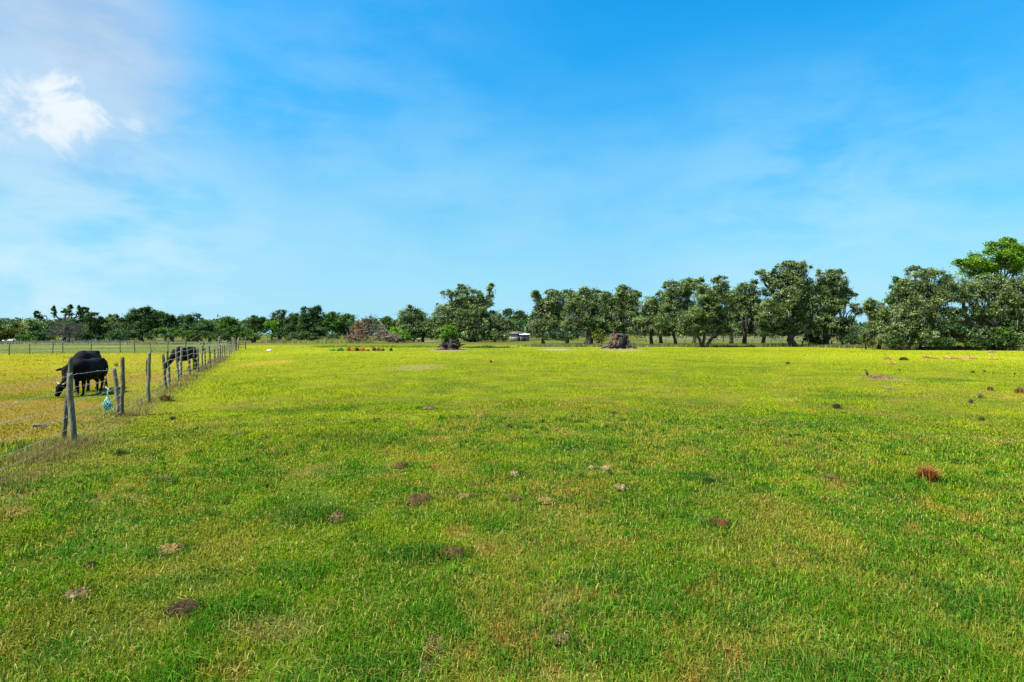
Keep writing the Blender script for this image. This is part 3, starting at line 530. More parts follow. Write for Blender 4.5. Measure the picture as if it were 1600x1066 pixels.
SH = [
 (20, 537, 'pale green rounded bush right of the low cream shed', [(40, 530, 12, 6)], 'mid'),
 (262, 536.5, 'mid green bush in front of the woods behind the far cow', [(262, 521, 20, 9), (285, 524, 14, 8)], 'mid'),
 (190, 536.5, 'dark broad bush low behind the pair of grazing cows', [(190, 524, 22, 10), (225, 525, 24, 9)], 'dark'),
 (75, 536.5, 'dark bush at the foot of the bare grey tree', [(60, 527, 18, 8), (130, 525, 20, 9)], 'dark'),
 (310, 536, 'dark bush behind the tall weeds near the far fence corner', [(310, 526, 26, 8), (345, 526, 16, 8)], 'dark'),
 (395, 536, 'palmetto-like green bush left of the lime green tree', [(393, 525, 16, 9), (378, 527, 10, 7)], 'mid'),
 (480, 535.6, 'long dark bush under the tall square oak', [(470, 526, 26, 8), (510, 527, 24, 7)], 'dark'),
 (620, 535.5, 'bright green bush behind the roots of the fallen dead tree', [(620, 519, 10, 9), (628, 526, 12, 7), (612, 527, 9, 6)], 'bright'),
 (1340, 543, 'dark jumbled bush at the foot of the gap in the oaks', [(1330, 531, 14, 7), (1345, 534, 12, 6)], 'dark'),
 (1355, 546, 'yellowish bush at the right side of the gap in the oaks', [(1358, 534, 10, 8)], 'olive'),
 (1400, 547, 'dark thicket under the bushy oak', [(1390, 533, 20, 10), (1415, 535, 18, 9)], 'oak'),
 (1445, 547.3, 'grey-green thicket under the domed oak', [(1440, 533, 20, 10), (1465, 535, 16, 9)], 'oak'),
 (1500, 547.3, 'bright green bush lit below the arching trunk', [(1498, 524, 12, 10), (1512, 530, 11, 9)], 'mid'),
 (1480, 547.5, 'dark bush left of the bright green bush under the arch', [(1480, 536, 14, 8)], 'dark'),
 (1535, 548, 'dark thicket right of the arching trunk', [(1530, 536, 14, 9), (1565, 534, 20, 11)], 'dark'),
 (1600, 548, 'olive leaved bush at the right edge under the huge oak', [(1588, 530, 18, 10), (1610, 534, 16, 10)], 'oak'),
 (1257, 542, 'small bush between two black trunks in the oak row', [(1275, 534, 14, 6), (1262, 528, 7, 6)], 'dark'),
 (1300, 542, 'pale green bush below the drooping oak', [(1305, 530, 12, 8)], 'oak'),
 (888, 540, 'dark low bush under the oak beside the shed', [(880, 527, 12, 7), (862, 527, 12, 7)], 'dark'),
 (940, 540, 'dry yellow-green bush left of the big uprooted stump', [(937, 526, 9, 9, .7)], 'olive'),
 (1420, 547.4, 'dark thicket left of the grey-green thicket', [(1420, 527, 18, 11), (1400, 536, 16, 7)], 'dark'),
 (1560, 547.8, 'big leafy bush hiding the ground right of the arching trunk', [(1562, 522, 18, 11), (1582, 534, 18, 8)], 'mid'),
]
for (bx, by, lb, bl, pal) in SH:
    tree('shrub', lb, bx, by, bl, pal, 'shrub', 'bushes along the foot of the trees', trunk=2.0, fork=.2)

# bare grey tree
def bare_branches(g, p, dirv, L0, r0, depth, r, k=5):
    n = 5; P = [np.array(p)]; dv = np.array(dirv, float)
    for i in range(n-1):
        dv = dv+r.normal(size=3)*.16; dv /= np.linalg.norm(dv); P.append(P[-1]+dv*L0/(n-1))
    tube(g, P, np.linspace(r0, r0*.6, n), k if depth > 2 else 3)
    if depth == 0: return
    for i in range(r.integers(3, 5)):
        a = P[r.integers(2, n)]; nd = dv+r.normal(size=3)*np.array([.75, .75, .45]); nd /= np.linalg.norm(nd)
        bare_branches(g, a, nd, L0*r.uniform(.6, .82), r0*.55, depth-1, r, k)
r = np.random.default_rng(8); d = F*H/(536.8-YH); b = Vector(((107-800)*d/F, d, 0))
root = empty('bare_tree', b, 'bare grey leafless tree fanning out in front of the dark left woods', 'tree')
g = G(); tube(g, [(0, 0, -.2), (.05, 0, .6), (0, 0, 1.3)], [.34, .24, .2], 8); g.build('trunk', M_grey, root)
g = G()
for a in (-1.15, -.75, -.4, -.1, .2, .5, .85, 1.2): bare_branches(g, (0, 0, 1.2), (math.sin(a), r.normal(0, .4), math.cos(a)*.8), 2.0, .10, 4, r)
g.build('branches', M_grey, root)

# heap: fallen dead tree
r = np.random.default_rng(21); d = F*H/(536.2-YH); k = d/F; b = Vector(((600-800)*k, d, 0))
root = empty('fallen_dead_tree', b, 'big heap of a fallen dead tree with bleached trunk and brown leaves', 'dead tree')
g = G()
def fl(pts, r0, r1, gg=None, dd=0): 
    P = np.array([np.array(up_at(x, y, d+dd)-b) for x, y in pts]); t = np.linspace(0, 1, len(pts)*3); ti = np.linspace(0, 1, len(pts))
    P = np.stack([np.interp(t, ti, P[:, q]) for q in range(3)], 1); P[1:-1] += r.normal(size=(len(P)-2, 3))*.06; tube(gg or g, P, np.linspace(r0, r1, len(P))*k, 7, wob=.1)
fl([(622, 534), (612, 526), (605, 518), (598, 508), (590, 500)], 2.4, 1.0, dd=-2); fl([(612, 526), (600, 527), (588, 530)], 1.4, .7, dd=-2.3); fl([(605, 518), (595, 518), (586, 523)], 1.2, .5, dd=-2.2)
g.build('trunk', M_pale, root)
g = G()
for i in range(420):
    x = r.uniform(546, 622); ymin = 536-20*math.exp(-((x-580)/16)**2)-14*math.exp(-((x-583)/38)**2)-4+4*math.sin(x*.31)+r.normal(0, 3)
    y = r.uniform(min(ymin+4, 531), 534); dd = r.normal(0, 1.9); p = np.array(up_at(x, y, d+dd)-b); p[2] = max(p[2], .1)
    a = r.normal(0, .9)-(.5 if x < 585 else -.1); v = np.array([math.sin(a)*1.1, r.normal(0, .5), abs(math.cos(a))*.55+r.normal(0, .25)]); L0 = r.uniform(.8, 2.4)
    q = [p]; 
    for s_ in range(4): v = v+r.normal(size=3)*.25; q.append(q[-1]+v/np.linalg.norm(v)*L0/4); q[-1][2] = max(q[-1][2], .05)
    tube(g, q, np.linspace(1, .35, 5)*r.uniform(.03, .085), 4)
for (x0, y0, x1, y1) in ((580, 512, 578, 490), (576, 514, 573, 494), (583, 512, 583, 496), (570, 515, 566, 498), (589, 514, 592, 500), (562, 518, 558, 500), (598, 514, 604, 505)):
    fl([(x0, y0), ((x0+x1)/2+r.normal(0, 1), (y0+y1)/2), (x1, y1)], .75, .2, g)
g.build('branches', noise_mat('dead_branch', [(.05, .032, .022), (.15, .105, .075), (.29, .22, .165)], 2.5, .9, (.5, .03)), root)
g = G(); crown(g, [(560, 515, 10, 9, .8), (555, 526, 10, 6, .7), (570, 505, 8, 6, .6), (572, 522, 12, 9, .4), (548, 531, 5, 4, .6)], d, 'dead', .8, 1.0, r)
g.build('dead_leaves', M_leaf, root, origin=b, smooth=False)
g = G(); crown(g, [(579, 498, 2.2, 7, 1.2), (574, 503, 2.5, 6, 1.2), (569, 508, 3, 6, 1)], d, 'dark', 1, 1.0, r, lobes=False); g.build('vine_leaves', M_leaf, root, origin=b, smooth=False)
g = G()
for i in range(16): 
    a = r.uniform(-.4, 3.4); p = np.array(up_at(627, 533, d-2)-b); tube(g, [p, p+np.array([math.cos(a)*.8, r.normal(0, .3), math.sin(a)*.5]), p+np.array([math.cos(a)*1.3, r.normal(0, .4), max(-.2, math.sin(a)*.7)])], [.22, .13, .04], 5)
g.build('root_plate', M_rootd, root)

def blob_mesh(g, c, rad, seed, amp=.25, fr=1.2, nu=36, nv=22, col=None, flat_bottom=None):
    u = np.linspace(0, 2*math.pi, nu, endpoint=False); v = np.linspace(.001, math.pi-.001, nv); vv, uu = np.meshgrid(v, u, indexing='ij')
    D = np.stack([np.sin(vv)*np.cos(uu), np.sin(vv)*np.sin(uu), np.cos(vv)], -1).reshape(-1, 3)
    s = np.array([1+amp*(mnoise.fractal(Vector(q*fr)+Vector((seed*3.1, 0, 0)), 1.0, 2.0, 4)) for q in D])
    V = D*s[:, None]*np.array(rad)+np.array(c)
    if flat_bottom is not None: V[:, 2] = np.maximum(V[:, 2], flat_bottom)
    i = np.arange(nv-1)[:, None]*nu; j = np.arange(nu)[None]; j2 = (j+1) % nu
    g.add(V, np.stack([i+j, i+nu+j, i+nu+j2, i+j2], -1).reshape(-1, 4), None, col)
# big uprooted stump
r = np.random.default_rng(31); d = F*H/(545-YH); k = d/F; b = Vector(((968-800)*k, d, 0))
root = empty('uprooted_stump', b, 'big uprooted tree stump with pale earthy roots on its left and black right side', 'stump'); root.scale = (.95, .95, .88)
g = G()
tube(g, [(-.15, 0, .1), (-.1, .05, .7), (.0, .1, 1.35), (.1, .1, 2.0), (.12, .12, 2.12)], [1.28, 1.1, 1.08, 1.05, .85], 22, wob=.13, seed=4)
g.build('trunk', M_rootd, root)
g = G(); blob_mesh(g, (-.65, -.1, 1.05), (.62, .95, 1.08), 2, .5, 2.2); blob_mesh(g, (-.1, -.1, 1.9), (.95, .8, .26), 5, .5, 2.6)
g.build('root_soil', M_soil, root)
g = G()
for i in range(34):
    a = r.uniform(math.pi*.55, math.pi*1.25) if i < 22 else r.uniform(-.7, .5); z = r.uniform(.3, 2.0); R0 = .9; lo = r.uniform(.25, .95) if i < 22 else r.uniform(.2, .6)
    p0 = np.array([math.cos(a)*R0, -abs(math.sin(a))*R0*.6-.2, z]); p1 = p0+np.array([math.cos(a)*lo*.5, -r.random()*.4, -z*.35+r.normal(0, .2)]); p2 = np.array([p0[0]+math.cos(a)*lo, p1[1]-r.normal(0, .3), max(.05, z*.25)])
    tube(g, [p0*.7, p0, p1, p2], [.16, .13, .1, .03], 5, wob=.1)
for (x0, x1, z0) in ((-1.2, -2.6, .55), (-1.0, -2.0, .35), (1.0, 2.3, .35), (.9, 1.7, .6), (-1.3, -2.3, .25)):
    tube(g, [(x0, -.4, z0), ((x0+x1)/2, -.7, z0*.75), (x1, -.6, .08)], [.26, .2, .08], 6, wob=.15)
tube(g, [(.9, -.2, 1.3), (1.15, -.4, 1.55), (1.3, -.5, 1.2), (1.45, -.5, .6)], [.08, .06, .05, .03], 5); tube(g, [(-.7, -.2, 2.0), (-.85, -.3, 2.5), (-.8, -.3, 2.75)], [.14, .12, .04], 5)
g.build('roots', noise_mat('brown_root', [(.03, .02, .013), (.09, .06, .042), (.20, .145, .11)], 4, .9, (.7, .04)), root)
g = G()
for i in range(18): blob_mesh(g, (r.uniform(-2.6, 2.6), r.uniform(-1.3, -.5), .04), (r.uniform(.12, .32), r.uniform(.1, .2), r.uniform(.05, .12)), i, .4, 2, 10, 7)
g.build('root_debris', noise_mat('pale_debris', [(.09, .065, .045), (.30, .25, .20)], 4, .95), root)
# dark root stump with fresh sprouts
r = np.random.default_rng(37); d = F*H/(546.5-YH); k = d/F; b = Vector(((705-800)*k, d, 0))
root = empty('sprouting_stump', b, 'dark jagged root stump sprouting a tuft of light green leaves in mid field', 'stump')
g = G(); blob_mesh(g, (0, 0, .5), (1.0, .8, .95), 9, .5, 2.5, flat_bottom=-.1)
for i in range(48):
    a = r.uniform(-.1, math.pi+.1); lo = r.uniform(.8, 1.75); y = r.normal(0, .5)
    tube(g, [(math.cos(a)*.3, y*.4, .5), (math.cos(a)*lo*.7, y, .3+math.sin(a)*lo*.45), (math.cos(a)*lo*1.05, y*1.2, max(.05, .2+math.sin(a)*lo*.6+r.normal(0, .2)))], [.17, .11, .03], 5, wob=.15)
g.build('roots', M_rootd, root)
g = G(); blob_mesh(g, (-.2, -.7, .05), (1.5, .5, .13), 4, .5, 2); g.build('root_soil', M_soil, root)
g = G(); crown(g, [(701, 519, 10, 9, 1.3), (695, 526, 6, 5, .8), (697, 513, 4, 5, .8), (706, 512, 5, 5, .7), (708, 524, 5, 5, .7)], d, 'lime', .9, 1.1, r); g.build('sprout_leaves', M_leaf, root, origin=b, smooth=False)
g = G()
for i in range(9): tube(g, [(r.normal(0, .2), r.normal(0, .2), .7), (r.normal(-.2, .35), r.normal(0, .3), 1.7), (r.normal(-.3, .5), r.normal(0, .4), 2.5)], [.06, .04, .015], 4)
g.build('sprout_stems', M_bark, root)
# grey brush heap beside lime tree
r = np.random.default_rng(41)
def brush(bx, by, w, h, n, label, mat, name='brush_heap'):
    d = F*H/(by-YH); k = d/F; b = Vector(((bx-800)*k, d, 0)); g = G()
    for i in range(n):
        x = r.normal(0, w*.3)*k; z = abs(r.normal(0, h*.4))*k*max(.2, 1-abs(x)/(w*.55*k)); a = r.uniform(0, math.pi); e = r.normal(0, .5); l = r.uniform(.3, 1.0)*w*.16*k
        p = np.array([x, r.normal(0, w*.15)*k, z+.03]); v = np.array([math.cos(a), r.normal(0, .5), abs(math.sin(a))*.6*e])*l
        q = [p-v, p+r.normal(size=3)*l*.15, p+v]; q = [np.array([s_[0], s_[1], max(s_[2], .02)]) for s_ in q]; tube(g, q, np.array([.8, 1, .4])*k*.35, 4)
    o = g.build(name, mat, None, origin=(0, 0, 0)); o.location = b
    return tag(o, label, 'brush pile')
brush(430, 535.4, 30, 8, 110, 'low grey brush heap at the foot of the lime green tree', M_grey)
brush(500, 535.4, 14, 6, 40, 'small tan brush heap in front of the tall square oak', M_pale)
brush(1340, 542.5, 30, 14, 90, 'broken pale branches heaped in the gap between the oaks', M_pale)
brush(364, 538, 16, 14, 60, 'dark thin brush heap behind the far end of the fence', M_grey)
d = F*H/(542-YH); g = G(); tube(g, [(0, 0, -.1), (.1, 0, .8), (-.02, 0, 1.5), (.12, 0, 2.1), (.1, 0, 2.25)], [.55, .3, .26, .3, .12], 9, wob=.2, seed=3)
o = g.build('broken_stump', noise_mat('raw_wood', [(.22, .13, .09), (.48, .36, .28)], 4, .9)); o.location = ((1339-800)*d/F, d, 0); tag(o, 'upright broken tan stump standing in the gap between the oaks', 'stump')

# ------------------------------------------------------------------ buildings far off
def mat_plain(name, c, rough=.8, sc=6): 
    return noise_mat(name, [tuple(v*.8 for v in c), tuple(min(1, v*1.1) for v in c)], sc, rough, (.2, .01))
def shed(name, label, x0, x1, ytop, ybase, d, wallm, roofm, cat, rp=.5, depth=4., doors=()):
    k = d/F; X0, X1 = (x0-800)*k, (x1-800)*k; w = X1-X0; h = (YH-ytop)*k+H; wh = h*(1-rp*.5)
    root = empty(name, ((X0+X1)/2, d, 0), label, cat)
    g = G(); box(g, (0, depth/2, wh/2), (w, depth, wh))
    for i in range(int(w/.5)): box(g, (-w/2+.25+i*.5, -.012, wh/2), (.06, .03, wh*.98))
    g.build('wall', wallm, root, smooth=False)
    g = G(); o_ = .25; rise = h-wh
    V = [(-w/2-o_, -o_, wh), (w/2+o_, -o_, wh), (w/2+o_, depth/2, wh+rise), (-w/2-o_, depth/2, wh+rise), (-w/2-o_, depth+o_, wh), (w/2+o_, depth+o_, wh)]; V2 = [(a, b_, c_+.07) for a, b_, c_ in V]
    g.add(V+V2, [[6, 7, 8, 9], [9, 8, 11, 10], [0, 3, 2, 1], [3, 4, 5, 2], [0, 1, 7, 6], [1, 2, 8, 7], [2, 5, 11, 8], [4, 10, 11, 5], [3, 0, 6, 9], [4, 3, 9, 10]])
    g.build('roof', roofm, root, smooth=False)
    for (a, ww, hh, mt) in doors:
        g = G(); box(g, (-w/2+a*w, -.05, hh/2), (ww, .06, hh)); g.build('door', mt, root, smooth=False)
    return root
M_dark = mat_plain('dark_opening', (.03, .03, .03))
shed('shed', 'grey board shed with brown roof under the oaks right of the central oak', 797, 815, 518.5, 532, 150, mat_plain('grey_boards', (.42, .38, .36)), mat_plain('brown_roof', (.14, .10, .085)), 'shed', doors=((.8, .9, 1.9, M_dark),))
shed('shed', 'smaller dark shed with a white roof joined right of the grey board shed', 813, 827, 521.8, 532, 149, mat_plain('dark_boards', (.20, .18, .17)), mat_plain('white_roof', (.8, .8, .78)), 'shed', rp=.25, doors=((.35, 1.0, 1.3, M_dark),))
shed('barn', 'low barn with a pale green roof seen under the central oak', 724, 752, 524.5, 533, 152, mat_plain('green_dark_wall', (.05, .09, .06)), mat_plain('pale_green_roof', (.30, .50, .40)), 'barn', rp=1.25, depth=7)
shed('lean_to', 'low cream shed at the left picture edge beyond the far fence', -30, 19, 529.3, 537, 124, mat_plain('cream_wall', (.42, .38, .30)), mat_plain('cream_roof', (.72, .66, .55)), 'shed', rp=1.2, depth=4)
d = 148; k = d/F; root = empty('tank', ((755-800)*k, d, 0), 'small red and white tank at the right end of the green roofed barn', 'tank')
g = G(); tube(g, [(-.7, 0, .7), (.7, 0, .7)], [.5, .5], 14); g.build('body', mat_plain('red_paint', (.40, .07, .05)), root)
g = G(); tube(g, [(-.25, 0, .7), (.25, 0, .7)], [.51, .51], 14); g.build('band', mat_plain('white_paint', (.75, .72, .7)), root)
g = G(); [box(g, (x, 0, .15), (.1, .8, .32)) for x in (-.5, .5)]; g.build('stand', M_dark, root, smooth=False)
d = 140; k = d/F; root = empty('flat_trailer', ((651-800)*k, d, 0), 'pale cream flat trailer under the oak right of the fallen dead tree', 'trailer')
g = G(); box(g, (0, 0, .62), (2.6, 1.6, .34)); g.build('bed', mat_plain('cream_bed', (.75, .60, .42)), root, smooth=False)
for x in (-.6, .6):
    g = G(); tube(g, [(x, -.82, .3), (x, -.66, .3)], [.3, .3], 14); g.build('wheel', M_dark, root)
g = G(); box(g, ((676-800)*150/F, 150, .02), (34*150/F, 2.2, .04)); tag(g.build('path', mat_plain('pale_sand', (.6, .57, .5))), kind='structure')

# ------------------------------------------------------------------ fences
def post(root, xb, yb, xt, yt, rad, mat, d=None, name='post', seed=0, dy=0):
    d = (d or F*H/(yb-YH)); b = Vector(((xb-800)/F*d, d+dy, -.12)); t = up_at(xt, yt, d+dy); rr = np.random.default_rng(seed)
    rad = rad*.72; g = G(); P = np.array([np.array(b)+(np.array(t)-np.array(b))*s for s in (0, .15, .35, .55, .75, .95, 1)]); P[2:5] += rr.normal(size=(3, 3))*.012
    tube(g, P-np.array(root.location), rad*np.array([1.08, 1.04, 1.0, 1.03, .97, .98, .82]), 11, wob=.07, seed=seed); return g.build(name, mat, root)
fence = empty('pasture_fence', (FA[0], FA[1], 0), 'old wire fence on leaning grey wood posts running away on the left', 'fence')
PO = [((99, 685, 110.5, 558), .052, M_postd), ((116, 696, 109, 583), .062, M_post), ((186, 648, 178, 576), .06, M_post), ((190.5, 651, 191.5, 558), .06, M_postd), ((230, 623, 230, 560), .045, M_postd), ((232.5, 630, 233.5, 550), .055, M_post),
      ((260, 608, 254.5, 553), .06, M_postd), ((265, 601, 261.5, 547), .055, M_postd), ((279, 595, 275, 544), .06, M_post), ((281.5, 590, 284, 543), .075, M_post), ((297.5, 585, 292.5, 543), .055, M_postd),
      ((302.5, 579, 303, 543), .06, M_postd), ((310.5, 581.5, 308.5, 543), .06, M_postd), ((316, 574, 316, 540.5), .055, M_postd), ((321, 573, 320, 543), .06, M_postd), ((329, 570, 326.5, 540), .07, M_postd), ((324, 569, 329, 550), .04, M_postd),
      ((335.5, 567.5, 335, 544), .07, M_postd), ((341, 564, 340, 540), .06, M_post), ((344, 563, 343, 526), .085, M_post), ((347.5, 562, 347, 540), .06, M_post), ((351, 559.5, 350.5, 539), .06, M_postd), ((354.5, 557, 354, 538), .06, M_post),
      ((358, 555.5, 357.5, 536.5), .07, M_post), ((361, 553.5, 361, 535), .06, M_postd), ((363.5, 551.5, 363.5, 534), .06, M_post), ((366, 549.8, 365.5, 534), .06, M_post), ((369, 548, 368, 523.5), .11, M_rootd), ((372, 546.5, 371.5, 530), .07, M_post)]
for i, ((a, b_, c_, e), rd, mt) in enumerate(PO): post(fence, a, b_, c_, e, rd, mt, seed=i*3)
# strands follow the posts from beyond the left edge to the corner
key = [(-140, 830), (-104, 790), (113, 692), (188, 649.5), (231, 626), (262, 605), (280, 592.5), (297.5, 585), (310, 581), (321, 573), (335.5, 567.5), (347, 562), (358, 555.5), (366, 549.8), (372, 546.5)]
K = np.array([gp(*q) for q in key]); hs_ = [1.20, .98, .74, .52, .32, .14]
for wi, hz in enumerate(hs_):
    P = []; rr = np.random.default_rng(60+wi)
    for i in range(len(K)-1):
        for s in np.linspace(0, 1, 9)[:-1]:
            q = K[i]*(1-s)+K[i+1]*s; sag = 4*s*(1-s)*(.03+.03*rr.random())
            P.append([q[0]+FN[0]*-.065, q[1]+FN[1]*-.065, hz-sag+rr.normal(0, .003)])
    P.append([K[-1][0], K[-1][1], hz]); P = np.array(P)
    g = G(); dd = np.hypot(P[:, 0], P[:, 1]); tube(g, P-np.array(fence.location), np.clip(dd*.00022, .0028, .008), 5)
    L_ = np.linalg.norm(np.diff(P, axis=0), axis=1); cum = np.concatenate([[0], np.cumsum(L_)])
    if wi in (0, 1, 2, 3):
        for s in np.arange(.1, min(cum[-1], 26), .14):          # barbs
            p = np.array([np.interp(s, cum, P[:, q]) for q in range(3)])-np.array(fence.location); v = rr.normal(size=3)*.012
            tube(g, [p-v, p+v], [.0016, .0016], 3)
    g.build('wire', M_wire, fence)
g = G(); q = K[11]; tube(g, [(q[0]-.05-FA[0], q[1]-.2-FA[1], .75), (q[0]-.03-FA[0], q[1]-.2-FA[1], 1.2)], [.09, .09], 10); g.build('white_sleeve', mat_plain('white_plastic', (.75, .75, .72)), fence)
# corner gate
gx, gy = gp(372.5, 546.5); gate = empty('field_gate', (gx, gy, 0), 'pale wooden rail gate closing the far end of the wire fence', 'gate')
for z in (.3, .6, .9, 1.2, 1.42):
    g = G(); tube(g, [(0, 0, z), (.45, .9, z)], [.045, .045], 6); g.build('rail', M_post, gate)
for s in (0, 1):
    g = G(); tube(g, [(.45*s, .9*s, -.1), (.45*s, .9*s, 1.5)], [.06, .06], 8); g.build('upright', M_post, gate)
# far cross fence
ff = empty('cross_fence', (gp(150, 551)[0], gp(150, 551)[1], 0), 'thin dark post and wire fence crossing the far side of the cow paddock', 'fence')
fp = [(-60, 556), (-18, 555.5), (14, 555), (46, 553), (82, 552), (98, 552), (142, 551), (188, 551), (210, 551), (236.5, 550), (262, 549.5), (290, 549), (318, 548.5), (345, 547.5), (368, 546.5)]
for i, (x, y) in enumerate(fp): post(ff, x, y, x+[0, -1, .5, .5, 1, -.5, .5, -1, 0, -2.5, .5, 0, 0, 0, 0][i], y-(17 if x > 150 else 16)-(i % 3)*.6, .055, M_postd, seed=100+i)
for z in (.25, .6, .95):
    g = G(); P = np.array([[*gp(x, y), z] for x, y in fp])-np.array(ff.location); tube(g, P, .012, 4); g.build('wire', M_wire, ff)
# second paler fence behind the oaks
f2 = empty('back_fence', ((1150-800)*130/F, 130, 0), 'distant pale fence glimpsed between the trunks of the oak row', 'fence')
for x in range(1010, 1370, 15):
    g = G(); X_ = (x-1150)*130/F; tube(g, [(X_, 0, -.1), (X_, 0, 1.3)], [.09, .08], 6); g.build('post', M_post, f2)
for z in (.5, .9, 1.2):
    g = G(); tube(g, [(-140*130/F, 0, z), (205*130/F, 0, z)], [.025, .025], 4); g.build('wire', M_wire, f2)

# hay net hanging on the wire
d = 13.0; k = d/F; c = up_at(168, 630, d); root = empty('hay_net', (c.x, c.y, c.z), 'teal knotted hay net hanging from the fence wire by a white cord', 'net'); root.scale = (.76,)*3
g = G(); r = np.random.default_rng(5)
def netp(u, v):                                  # bag surface, v 0 top .. 1 bottom
    R0 = .130*math.sin(math.pi*min(1, (.05+v*.93))**1.75)**.8+.012; return np.array([R0*math.cos(u), R0*.8*math.sin(u), .20-.40*v])
for s in (1, -1):
    for i in range(9):
        P = [netp(i/9*2*math.pi+s*v*2.6, v)*(1+r.normal(0, .02)) for v in np.linspace(0, 1, 22)]; tube(g, P, .0055, 5)
for i in range(14):
    a = r.uniform(0, 6.28); v0 = r.uniform(.2, .9); P = [netp(a+t_*1.8, min(1, max(0, v0+.25*math.sin(t_*3+i))))*(1.05) for t_ in np.linspace(0, 1, 9)]; tube(g, P, .006, 5)
g.build('mesh_bag', M_net, root)
g = G(); blob_mesh(g, (0, 0, -.07), (.095, .075, .11), 3, .35, 2, 16, 12); g.build('hay_filling', noise_mat('dark_hay', [(.02, .07, .05), (.10, .16, .09)], 12, .9), root)
g = G()
for i in range(4): tube(g, [(r.normal(0, .02), r.normal(0, .02), .18), (r.normal(0, .008), 0, .30), (r.normal(0, .02), r.normal(0, .02), .42)], .006, 5)
for i in range(7): a = r.uniform(0, 6.28); tube(g, [(0, 0, .42), (math.cos(a)*.035, math.sin(a)*.03, .45+r.normal(0, .02)), (math.cos(a)*.06, math.sin(a)*.04, .44+r.normal(0, .03))], .006, 5)
tube(g, [(0, 0, .42), (.04, -.02, .40), (.09, -.02, .36)], .005, 5)
g.build('cord', M_cord, root)
g = G(); tube(g, [(.10, 0, -.12), (.18, -.05, -.16), (.27, -.08, -.22)], [.008, .006, .004], 5); g.build('loose_end', M_net, root)

